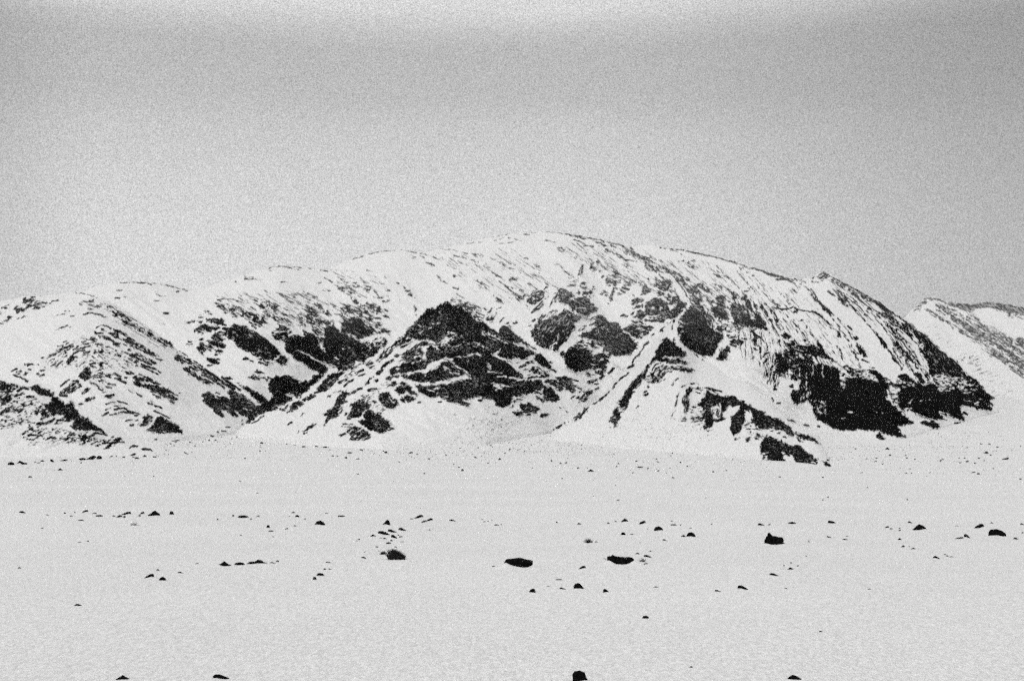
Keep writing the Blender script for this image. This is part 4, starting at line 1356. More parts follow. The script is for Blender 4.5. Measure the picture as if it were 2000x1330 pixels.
z K 5 .9 1860 596 1895 603 1930 598 1970 606 2060 622
z K 3 .8 1805 582 1830 584 1860 597 1890 603
z K 2 .9 1110 457 1150 464 1185 472 1215 480
z K 2.5 .85 1215 481 1250 500 1300 525 1340 545 1380 570
z K 2 .8 1290 484 1340 490 1400 503 1450 517 1500 532 1550 548
z K 1.5 .7 955 464 1000 457 1050 454
z K 3 .85 1612 533 1660 560 1700 582 1740 608 1770 630
z K 2 .8 1700 600 1760 640 1800 680
z K 1.6 .75 530 521 560 519 600 524 640 530
z K 1.6 .7 690 506 740 491 790 489 830 497
z K 1.6 .6 235 552 290 552 340 558
z K 3 .7 1215 481 1262 512 1312 560 1345 612
z K 2.5 .6 1345 548 1388 592 1420 650
z K 2.5 .45 1566 552 1612 602 1652 662 1690 728
z K 3 .65 1642 574 1702 640 1762 720
z K 3 .7 1664 572 1732 632 1790 702 1812 742
z K 2.5 .55 1582 562 1640 640 1682 702
z K 2.5 .5 1400 520 1450 570 1490 640
z K 2.5 .45 1440 530 1500 600 1540 670
z K 2.5 .55 1270 500 1330 550 1380 600 1410 650
z K 3 .6 1715 625 1770 700 1800 760
z K 2 .5 1480 560 1560 640 1620 720
z K 3 .75 1420 600 1460 640 1495 668
z K 3 .7 1320 545 1350 590 1372 640
z L .05 -15 1800 625 1900 680 1990 770 1960 790 1900 740 1830 680
z P .14 33 1840 600 2060 720 2060 780 1960 720 1860 640
z K 3 .8 1812 604 1860 634 1915 668 1950 690 2000 722
z K 3.5 .85 1850 612 1900 640 1950 676 2000 706
z K 3 .75 1900 632 1950 660 2000 690
z K 2.5 .7 1828 596 1880 620 1940 652 2000 680
z K 2.5 .7 1925 680 1965 712 2000 738
"""
VIEWS = dict(a=(0,540), b=(0,700), c=(200,540), d=(200,700), e=(400,500), f=(400,660), g=(600,500), h=(560,680),
             i=(740,560), j=(740,700), k=(940,540), l=(940,680), m=(1080,440), n=(1160,580), o=(1160,700),
             p=(1280,460), q=(1360,580), r=(1380,740), s=(1480,500), t=(1560,660), w=(1700,680))
VIEWS = {k: (v[0], v[1], 7.389) for k, v in VIEWS.items()}
VIEWS['z'] = (0, 0, 1.0); VIEWS['u'] = (1680, 560, 6.047); VIEWS['x'] = (820, 430, 5.263)
U0, V0, GW, GH = -80, 430, 2160, 490          # survey grid: one cell per photo pixel

def lattice(seed, n=256):
    return np.random.default_rng(seed).random((n, n)).astype(np.float32)
LATT = [lattice(900+i) for i in range(8)]
def vnoise(x, y, k=0):
    L = LATT[k % 8]
    xi = np.floor(x).astype(np.int64); yi = np.floor(y).astype(np.int64)
    fx = x-xi; fy = y-yi
    fx = fx*fx*(3-2*fx); fy = fy*fy*(3-2*fy)
    a = L[yi & 255, xi & 255]; b = L[yi & 255, (xi+1) & 255]
    c = L[(yi+1) & 255, xi & 255]; d = L[(yi+1) & 255, (xi+1) & 255]
    return (a*(1-fx)+b*fx)*(1-fy)+(c*(1-fx)+d*fx)*fy
def fbm(x, y, k=0, octv=3, gain=.55):
    s = 0; a = 1; t = 0
    for o in range(octv):
        s = s+a*vnoise(x*2**o+17.3*o, y*2**o-9.1*o, k+o); t += a*a; a *= gain
    tot = sum(gain**o for o in range(octv))
    m = s/tot-.5
    z = m/(.2*math.sqrt(t)/tot)                # about a unit normal
    return 1/(1+np.exp(-1.7*z))                # about uniform 0..1
def inside(px, py, P):
    r = np.zeros(px.shape, bool); n = len(P); j = n-1
    for i in range(n):
        (xi, yi), (xj, yj) = P[i], P[j]
        if yi != yj:
            c = ((yi > py) != (yj > py)) & (px < (xj-xi)*(py-yi)/(yj-yi)+xi)
            r ^= c
        j = i
    return r
def segdist(px, py, P, closed):
    d = np.full(px.shape, 1e9); n = len(P)
    for i in range(n if closed else n-1):
        (x0, y0), (x1, y1) = P[i], P[(i+1) % n]
        dx, dy = x1-x0, y1-y0; L = dx*dx+dy*dy+1e-9
        t = np.clip(((px-x0)*dx+(py-y0)*dy)/L, 0, 1)
        d = np.minimum(d, (px-x0-t*dx)**2+(py-y0-t*dy)**2)
    return np.sqrt(d)
def survey(text):
    R = np.zeros((GH, GW), np.float32)
    uu, vv = np.meshgrid(np.arange(GW)+U0, np.arange(GH)+V0)
    uu = uu.astype(np.float64); vv = vv.astype(np.float64)
    wu = uu+2.6*(vnoise(uu/9, vv/9, 1)-.5)+2.4*(vnoise(uu/3.1, vv/3.1, 2)-.5)
    wv = vv+2.6*(vnoise(uu/9, vv/9, 3)-.5)+2.4*(vnoise(uu/3.1, vv/3.1, 4)-.5)
    items = []
    for line in text.strip().splitlines():
        p = line.split()
        items.append((p[0], p[1], float(p[2]), float(p[3]), [float(q) for q in p[4:]]))
    for group in ('PKL', 'ST', 'Q'):
        for n, (vw, op, a, b, c) in enumerate(items):
            if op not in group: continue
            x0, y0, s = VIEWS[vw]
            P = [(x0+c[i]/s, y0+c[i+1]/s) for i in range(0, len(c), 2)]
            m = 5
            lo_u = int(max(0, min(q[0] for q in P)-m-U0)); hi_u = int(min(GW, max(q[0] for q in P)+m-U0))
            lo_v = int(max(0, min(q[1] for q in P)-m-V0)); hi_v = int(min(GH, max(q[1] for q in P)+m-V0))
            if hi_u <= lo_u or hi_v <= lo_v: continue
            sl = (slice(lo_v, hi_v), slice(lo_u, hi_u))
            pu, pv, qu, qv = wu[sl], wv[sl], uu[sl], vv[sl]
            if op == 'S' and vw in 'ijkl': a *= .85
            if op in 'PSQL':
                dens, ang = a, math.radians(b)
                sd = segdist(pu, pv, P, True); sd = np.where(inside(pu, pv, P), sd, -sd)
                feather = 14.0 if op == 'L' else max(1.5, min(4.5 if dens > .8 else 5.0, float(sd.max())*1.2))
            else:
                dens = b*(.84 if op == 'T' else 1); ang = math.atan2(P[-1][1]-P[0][1], P[-1][0]-P[0][0])
                sd = (max(a*(.38 if vw in 'ijkl' else .46), .85) if op == 'T' else max(a, 1.3)+.7)/2-segdist(pu if op == 'T' else (pu+qu)/2, pv if op == 'T' else (pv+qv)/2, P, False)
                feather = 1.2
            ca, sa = math.cos(ang), math.sin(ang)
            al, ac = qu*ca+qv*sa, -qu*sa+qv*ca
            asp = 10 if op == 'L' else 1.4 if dens < .16 else 2.8 if dens < .97 else 1.8
            sc = 1.5 if op == 'L' else 1.9
            nz = fbm(al/(sc*asp)+n*.37, ac/sc+n*.73, n % 5)
            cov = np.clip(sd/feather+(.62 if op in 'PQ' else .5), 0, 1)
            if op == 'P' and dens < .16: dens *= .5; cov = np.clip(sd/14, 0, 1)
            tt = cov*dens if dens < .995 else np.where(sd > 1.5, 1.3, cov)
            if dens >= .9 and dens < .995: tt = tt+.04*cov
            val = np.clip((tt-nz*.98)/(.22 if dens > .16 else .05)+.5, 0, 1)*np.clip(cov*2, 0, 1)
            if op in 'PKQL': R[sl] = np.maximum(R[sl], val)
            else: R[sl] = np.minimum(R[sl], 1-val)
    return R
# ------------------------------------------------------------------ ground
GR_R = np.array([0, 900, 1500, 2000, 2500, 3000, 4000, 5000, 7000, 20000.])
GR_V = np.array([0, 0, 909, 892, 872, 853, 822, 798, 772, 760.])
GR_Z = np.array([0, 0] + [CAMH+(HOR-v)*r/F for r, v in zip(GR_R[2:], GR_V[2:])])
GR_Z[2] = 1.2
def _smooth_profile():
    r = np.linspace(0, 20000, 4001); z = np.interp(r, GR_R, GR_Z)
    k = np.ones(61)/61; z = np.convolve(np.pad(z, 30, mode='edge'), k, 'valid'); return r, z
PR, PZ = _smooth_profile()
DRIFTS = []      # (x, y, half width, half depth, height): wind-packed snow banked against the boulders
def drift_z(x, y):
    z = np.zeros(np.broadcast(x, y).shape)
    for (cx, cy, sx, sy, a) in DRIFTS:
        m = (np.abs(x-cx) < 3.2*sx) & (np.abs(y-cy) < 3.2*sy)
        if m.any():
            z[m] += a*np.exp(-.5*(((x-cx)/sx)**2+((y-cy)/sy)**2)[m])
    return z
def ground_z(x, y):
    x = np.asarray(x, float); y = np.asarray(y, float)
    z = np.interp(np.abs(y), PR, PZ)*(y > 0)
    z = z+drift_z(x, y)+.35*(vnoise(x/55, y/70, 5)-.5)+.12*(vnoise(x/9, y/14, 6)-.5)
    far = np.clip((y-700)/1500, 0, 1)
    return z+far*6*(vnoise(x/420, y/500, 7)-.5)
def ground_y(v):
    """distance at which the ground shows on photo row v"""
    y = np.concatenate([np.linspace(20, 1500, 3000), np.linspace(1501, 9000, 3000)])
    row = HOR-(ground_z(0*y, y)-CAMH)*F/y
    row = HOR-(np.interp(y, PR, PZ)-CAMH)*F/y
    return float(np.interp(-v, -row, y))
def build_ground():
    ang = np.concatenate([np.linspace(-180, -40, 29)[:-1], np.linspace(-40, -24, 33)[:-1], np.linspace(-24, 24, 721), np.linspace(24, 40, 33)[1:], np.linspace(40, 180, 29)[1:]])
    rad = np.concatenate([[0.5], np.geomspace(8, 60, 80)[:-1], np.geomspace(60, 520, 900), np.geomspace(522, 1500, 140), np.geomspace(1510, 16000, 160)])
    A, R_ = np.meshgrid(np.radians(ang), rad)
    X = R_*np.sin(A); Y = R_*np.cos(A)
    fade = 1.0
    Z = ground_z(X, Y)*fade
    o = grid_mesh('snow_ground', X, Y, Z, M_SNOW, flip=True)
    tag(o, 'wide flat snow-covered plain running to the foot of the mountains', 'snow plain', kind='structure')

# ------------------------------------------------------------------ mountains, each a relief of its own at its own distance
ROCK = survey(MASK)
def sample(G, u, v):
    x = np.abs(u-U0); x = np.where(x > GW-2, 2*(GW-2)-x, x); x = np.clip(x, 0, GW-1.001); y = np.clip(v-V0, 0, GH-1.001)
    xi = x.astype(int); yi = y.astype(int); fx = x-xi; fy = y-yi
    return (G[yi, xi]*(1-fx)+G[yi, xi+1]*fx)*(1-fy)+(G[yi+1, xi]*(1-fx)+G[yi+1, xi+1]*fx)*fy
def blur(G, r):
    k = np.ones(2*r+1)/(2*r+1)
    for ax in (0, 1):
        G = np.apply_along_axis(lambda s: np.convolve(np.pad(s, r, mode='edge'), k, 'valid'), ax, G)
    return G
SOFT = blur(ROCK, 2); WIDE = blur(ROCK, 9)
def hill(name, crest, base, crest_d, mat, label, cat, relief, strata, dust, step=1.0, base_d=None, back=.5, jag=.6, seed=0, fleck=.5):
    """crest / base: (u, row) of the skyline and the foot; crest_d: (u, distance) of the skyline"""
    cu, cv = zip(*crest); bu, bv = zip(*base); du, dd = zip(*crest_d)
    u = np.arange(cu[0], cu[-1]+.01, step)
    vc = np.interp(u, cu, cv); vb = np.interp(u, bu, bv)
    k = np.ones(5)/5; vc = np.convolve(np.pad(vc, 2, mode='edge'), k, 'valid')
    rk = sample(SOFT, u, vc+3)
    sm = lambda q, n_=41: np.convolve(np.pad(q, n_//2, mode='edge'), np.ones(n_)/n_, 'valid')
    vcs = sm(vc); vb = sm(vb)
    vc = vc+jag*(.3+rk)*2.4*(fbm(u/4.0, u*0+seed, 3)-.5)+jag*2*(fbm(u/13., u*0+seed, 2)-.5)
    D1 = np.interp(u, du, dd)
    D0 = np.array([ground_y(q) for q in vb]) if base_d is None else np.interp(u, *zip(*base_d))
    D0 = sm(D0); D1 = np.maximum(sm(D1), D0*1.02)
    n = int(max(8, np.max(vb-vc)/step))
    t = np.linspace(0, 1, n)[:, None]
    V = vb[None]+(vc-vb)[None]*t; U = np.repeat(u[None], n, 0)
    ts = np.clip((vb[None]-V)/(vb-vcs)[None], 0, 1.15); V = V+7*(1-np.clip(t*22, 0, 1))
    prof = ts*.62+.38*ts**2.6                       # steeper below, easing towards the top
    D = D0[None]+(D1-D0)[None]*prof
    env = np.clip(t*6, 0, 1)*np.clip((1-t)*8, 0.15, 1)
    ca, sa = math.cos(math.radians(strata)), math.sin(math.radians(strata))
    al, ac = U*ca+V*sa, -U*sa+V*ca
    rl = relief
    D = D-env*rl*(1.0*sample(SOFT, U, V)+1.6*sample(WIDE, U, V))
    D = D+env*rl*(3.0*(fbm(al/90, ac/28, 1)-.5)+1.0*(fbm(al/26, ac/9, 2)-.5)+sample(SOFT, U, V)*(1.3*(fbm(al/9, ac/3.2, 4)-.5)+.5*(fbm(U/3, V/3, 0)-.5)))
    A = sample(ROCK, U, V)
    # snow dust lying in the cracks of the rock
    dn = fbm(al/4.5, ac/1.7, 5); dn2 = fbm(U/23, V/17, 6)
    dl = dust*np.clip((D-5400)/1500, .02, 1.4) if dust > .2 else dust  # on the big far slopes it grows with distance, adding to the painted haze
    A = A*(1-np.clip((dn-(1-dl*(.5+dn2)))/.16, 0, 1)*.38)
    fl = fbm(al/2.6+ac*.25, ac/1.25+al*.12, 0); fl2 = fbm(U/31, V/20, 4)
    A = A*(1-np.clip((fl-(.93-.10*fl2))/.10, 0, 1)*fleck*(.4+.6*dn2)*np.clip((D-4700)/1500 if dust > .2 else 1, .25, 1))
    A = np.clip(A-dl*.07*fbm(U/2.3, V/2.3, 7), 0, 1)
    # thin curling seams of snow on ledges
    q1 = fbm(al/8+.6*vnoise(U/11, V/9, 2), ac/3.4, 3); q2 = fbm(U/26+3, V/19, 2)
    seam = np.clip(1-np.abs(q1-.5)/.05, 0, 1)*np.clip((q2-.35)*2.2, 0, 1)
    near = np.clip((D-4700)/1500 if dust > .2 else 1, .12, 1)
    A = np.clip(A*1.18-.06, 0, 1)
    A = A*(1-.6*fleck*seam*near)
    A = A*(1-.085*np.clip((D-5600)/1500, 0, 1))       # rock paled with distance: haze painted into the colour
    X = (U-1000)/F*D; Z = CAMH+(HOR-V)/F*D
    # foot sunk under the plain, back falling away behind the skyline
    rows = [(X[:1], D[:1], Z[:1]-25)]
    rows.append((X, D, Z))
    H = Z[-1:]-ground_z(0*D[-1:], D[-1:])
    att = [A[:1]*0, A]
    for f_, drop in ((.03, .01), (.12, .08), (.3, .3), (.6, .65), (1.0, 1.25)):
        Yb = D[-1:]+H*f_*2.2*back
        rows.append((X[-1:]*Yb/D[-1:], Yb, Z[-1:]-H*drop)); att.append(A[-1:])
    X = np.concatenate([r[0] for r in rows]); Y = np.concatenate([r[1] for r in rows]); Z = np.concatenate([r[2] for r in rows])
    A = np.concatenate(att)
    # close the two ends by letting them sink
    for j in (0, -1): Z[:, j] = np.minimum(Z[:, j], Z[0, j]+0*Z[:, j])
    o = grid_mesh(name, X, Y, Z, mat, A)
    return tag(o, label, cat, kind='structure')

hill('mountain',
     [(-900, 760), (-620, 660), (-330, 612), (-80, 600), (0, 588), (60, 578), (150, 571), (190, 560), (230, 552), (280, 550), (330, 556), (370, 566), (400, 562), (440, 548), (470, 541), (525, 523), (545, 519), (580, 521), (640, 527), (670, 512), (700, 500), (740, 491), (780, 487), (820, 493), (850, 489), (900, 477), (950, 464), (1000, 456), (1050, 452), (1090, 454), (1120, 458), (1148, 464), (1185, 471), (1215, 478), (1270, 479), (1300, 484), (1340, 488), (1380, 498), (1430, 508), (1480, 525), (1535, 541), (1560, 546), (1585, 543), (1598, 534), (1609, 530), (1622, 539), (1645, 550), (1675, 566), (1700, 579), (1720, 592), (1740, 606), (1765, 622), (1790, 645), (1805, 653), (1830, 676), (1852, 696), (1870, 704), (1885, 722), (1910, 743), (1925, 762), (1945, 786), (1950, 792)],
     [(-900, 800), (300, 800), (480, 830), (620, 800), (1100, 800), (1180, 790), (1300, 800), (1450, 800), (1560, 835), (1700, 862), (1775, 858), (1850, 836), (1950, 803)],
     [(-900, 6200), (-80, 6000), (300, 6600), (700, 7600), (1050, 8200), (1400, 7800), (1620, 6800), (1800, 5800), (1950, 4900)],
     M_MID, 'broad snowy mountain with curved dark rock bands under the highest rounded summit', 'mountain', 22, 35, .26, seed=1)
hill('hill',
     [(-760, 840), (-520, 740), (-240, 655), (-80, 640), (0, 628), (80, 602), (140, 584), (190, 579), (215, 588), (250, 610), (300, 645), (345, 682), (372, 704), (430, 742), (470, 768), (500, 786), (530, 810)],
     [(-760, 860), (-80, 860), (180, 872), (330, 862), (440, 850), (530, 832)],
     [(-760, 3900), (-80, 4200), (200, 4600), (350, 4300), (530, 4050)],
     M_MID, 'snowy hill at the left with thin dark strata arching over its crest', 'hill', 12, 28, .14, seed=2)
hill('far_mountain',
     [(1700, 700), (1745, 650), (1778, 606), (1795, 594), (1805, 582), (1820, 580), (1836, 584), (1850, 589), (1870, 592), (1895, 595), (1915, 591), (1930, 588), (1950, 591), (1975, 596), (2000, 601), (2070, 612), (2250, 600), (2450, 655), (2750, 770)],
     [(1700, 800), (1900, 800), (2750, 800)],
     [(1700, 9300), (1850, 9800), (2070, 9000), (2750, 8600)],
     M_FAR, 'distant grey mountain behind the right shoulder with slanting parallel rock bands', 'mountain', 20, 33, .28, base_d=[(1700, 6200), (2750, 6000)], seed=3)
hill('crag',
     [(460, 846), (475, 832), (500, 815), (540, 790), (580, 772), (600, 757), (640, 738), (680, 712), (700, 706), (740, 692), (765, 668), (790, 655), (795, 645), (808, 633), (821, 620), (835, 603), (841, 602), (850, 605), (858, 594), (865, 593), (874, 588), (886, 597), (902, 601), (925, 617), (945, 630), (962, 644), (978, 652), (990, 646), (1000, 652), (1015, 668), (1040, 688), (1050, 694), (1062, 706), (1075, 728), (1090, 738), (1130, 746), (1142, 762), (1165, 775), (1175, 800)],
     [(460, 852), (600, 868), (750, 876), (950, 868), (1100, 842), (1175, 832)],
     [(460, 3150), (600, 3600), (870, 4100), (1060, 4250), (1175, 4350)],
     M_NEAR, 'near-black pyramid-shaped crag standing out in front of the snowy mountain', 'rocky peak', 12, 22, .08, step=.9, seed=4, fleck=.5)
hill('spur',
     [(1075, 850), (1086, 834), (1120, 812), (1165, 782), (1200, 740), (1232, 716), (1270, 676), (1300, 640), (1318, 617), (1330, 626), (1345, 672), (1375, 702), (1395, 712), (1425, 738), (1450, 745), (1480, 768), (1510, 795), (1535, 815), (1560, 840), (1600, 852), (1612, 880), (1630, 912)],
     [(1075, 858), (1200, 872), (1400, 890), (1560, 905), (1630, 916)],
     [(1075, 3150), (1318, 3900), (1450, 3300), (1560, 2600), (1630, 2000)],
     M_NEAR, 'white spur with a straight dark rock rib and black outcrops on its lower ridge', 'ridge', 8, 30, .06, step=.9, seed=5)
hill('ridge',
     [(-640, 880), (-420, 800), (-220, 730), (-140, 712), (-80, 722), (-20, 738), (0, 741), (6, 742), (18, 748), (30, 749), (52, 755), (62, 754), (70, 751), (78, 754), (86, 761), (98, 764), (104, 768), (112, 776), (120, 784), (128, 789), (134, 784), (142, 786), (146, 800), (153, 803), (158, 812), (167, 816), (174, 815), (182, 829), (195, 840), (208, 850), (222, 853), (232, 854), (242, 863), (262, 868), (300, 877), (312, 884)],
     [(-640, 896), (150, 890), (312, 888)],
     [(-640, 2500), (-80, 2600), (100, 2700), (312, 2200)],
     M_NEAR, 'low craggy ridge with a serrated black crest at the left edge', 'ridge', 6, -18, .05, step=.8, seed=6)
# ------------------------------------------------------------------ boulders and stones on the plain
SIL = {   # outlines seen from the front; the underside may rise clear of the snow towards the ends
 'dome':  [(-.46, .0), (-.5, .35), (-.3, .85), (.05, 1), (.36, .75), (.5, .3), (.38, 0)],
 'cap':   [(-.5, .14), (-.3, .5), (-.05, 1), (.2, .75), (.5, .15), (.3, 0), (-.3, 0)],
 'slab':  [(-.5, .45), (-.36, .85), (.05, 1), (.36, .8), (.5, .35), (.2, 0), (-.25, .05)],
 'left':  [(-.5, .72), (-.38, .98), (-.12, .95), (.2, .6), (.5, .12), (.35, 0), (.05, 0), (-.35, .38)],
 'right': [(.5, .72), (.38, .98), (.12, .95), (-.2, .6), (-.5, .12), (-.35, 0), (-.05, 0), (.35, .38)],
 'tall':  [(-.45, 0), (-.48, .4), (-.28, .85), (0, 1), (.32, .85), (.5, .35), (.4, 0)],
 'foot':  [(-.46, 0), (-.5, .55), (-.33, .92), (-.08, 1), (.12, .75), (.28, .3), (.5, .06), (.35, 0)],
}
def add_hull(bm, sil, w, h, d, rnd, ox=0, oz=0):
    vs = []
    mx = sum(p[0] for p in sil)/len(sil); mz = sum(p[1] for p in sil)/len(sil)
    for x, z in sil:
        zz = z if z > .04 else -.25
        vs.append(bm.verts.new((ox+x*w, rnd.uniform(-.15, .15)*d, oz+zz*h)))
        for s_ in (-1, 1):
            k = rnd.uniform(.6, .9)
            zk = mz+(z-mz)*k if z > .04 else -.25
            vs.append(bm.verts.new((ox+(mx+(x-mx)*rnd.uniform(.65, .92))*w, s_*d*.5*rnd.uniform(.6, 1), oz+zk*h)))
    bmesh.ops.convex_hull(bm, input=vs)
    dead = [v for v in vs if v.is_valid and not v.link_faces]
    if dead: bmesh.ops.delete(bm, geom=dead, context='VERTS')
def rough(bm, amp, cuts, rnd):
    if cuts:
        bmesh.ops.subdivide_edges(bm, edges=bm.edges[:], cuts=cuts, use_grid_fill=True, smooth=0)
    from mathutils import noise as mn, Vector
    off = Vector((rnd.uniform(0, 99), rnd.uniform(0, 99), 0))
    bm.normal_update()
    for v in bm.verts:
        q = v.co/max(amp*9, .01)+off
        k = mn.noise(q)+.5*mn.noise(q*2.3)
        v.co += v.normal*k*amp
NEW = []
def boulder(name, u, v, w, h, shape, label, cat='boulder', group=None, seed=0, detail=1, parts=None, drifts=None):
    y = ground_y(v); x = (u-1000)/F*y
    y0 = y
    Wm, Hm = w*y/F, max(h, 1.6)*y/F
    D = max(Wm*.6, Hm*.8)
    D = min(D, Hm*3.0)
    y0 = y+D*.35
    rnd = random.Random(seed*7+3)
    bm = bmesh.new()
    for (px, pz, pw, ph, sh) in (parts or [(0, 0, 1, 1, shape)]):
        s = SIL[sh] if isinstance(sh, str) else sh
        if y < 420 and w > 6.5: s = s+[(max(min(a_ for a_, b_ in s)*.96, -.5), 0), (max(a_ for a_, b_ in s)*.96, 0)]
        s = [(a, b*rnd.uniform(.93, 1.05)) for a, b in s]
        add_hull(bm, s, Wm*pw, Hm*ph, D*pw**.5, rnd, px*Wm, pz*Hm)
    rough(bm, min(Wm, Hm)*(.06 if detail > 1 else .045), detail, rnd)
    me = bpy.data.meshes.new(name); bm.to_mesh(me); bm.free(); me.materials.append(M_ROCK)
    o = bpy.data.objects.new(name, me); COL.objects.link(o)
    x = (u-1000)/F*y0; base_z = float(ground_z(x, y0))-.06*Hm
    o.location = (x, y0, base_z)
    if y < 420 and w > 6.5:
        fy = y0-D*.52-.15; k = shape if isinstance(shape, str) else 'dome'
        sy = .35+.3*D
        if k == 'left': DR = [(-.40, .22, .38), (.2, .3, .05)]
        elif k == 'right': DR = [(.40, .22, .38), (-.2, .3, .05)]
        elif k == 'slab': DR = [(-.48, .14, .25), (.48, .14, .25), (0, .3, .05)]
        else: DR = [(rnd.uniform(-.5, .5), .2, .12), (rnd.uniform(-.5, .5), .3, .07)]
        if drifts is not None: DR = drifts
        for (fx, sx, a) in DR: NEW.append((x+fx*Wm, fy, max(sx*Wm, .3), sy, a*Hm))
    return tag(o, label, cat, group)

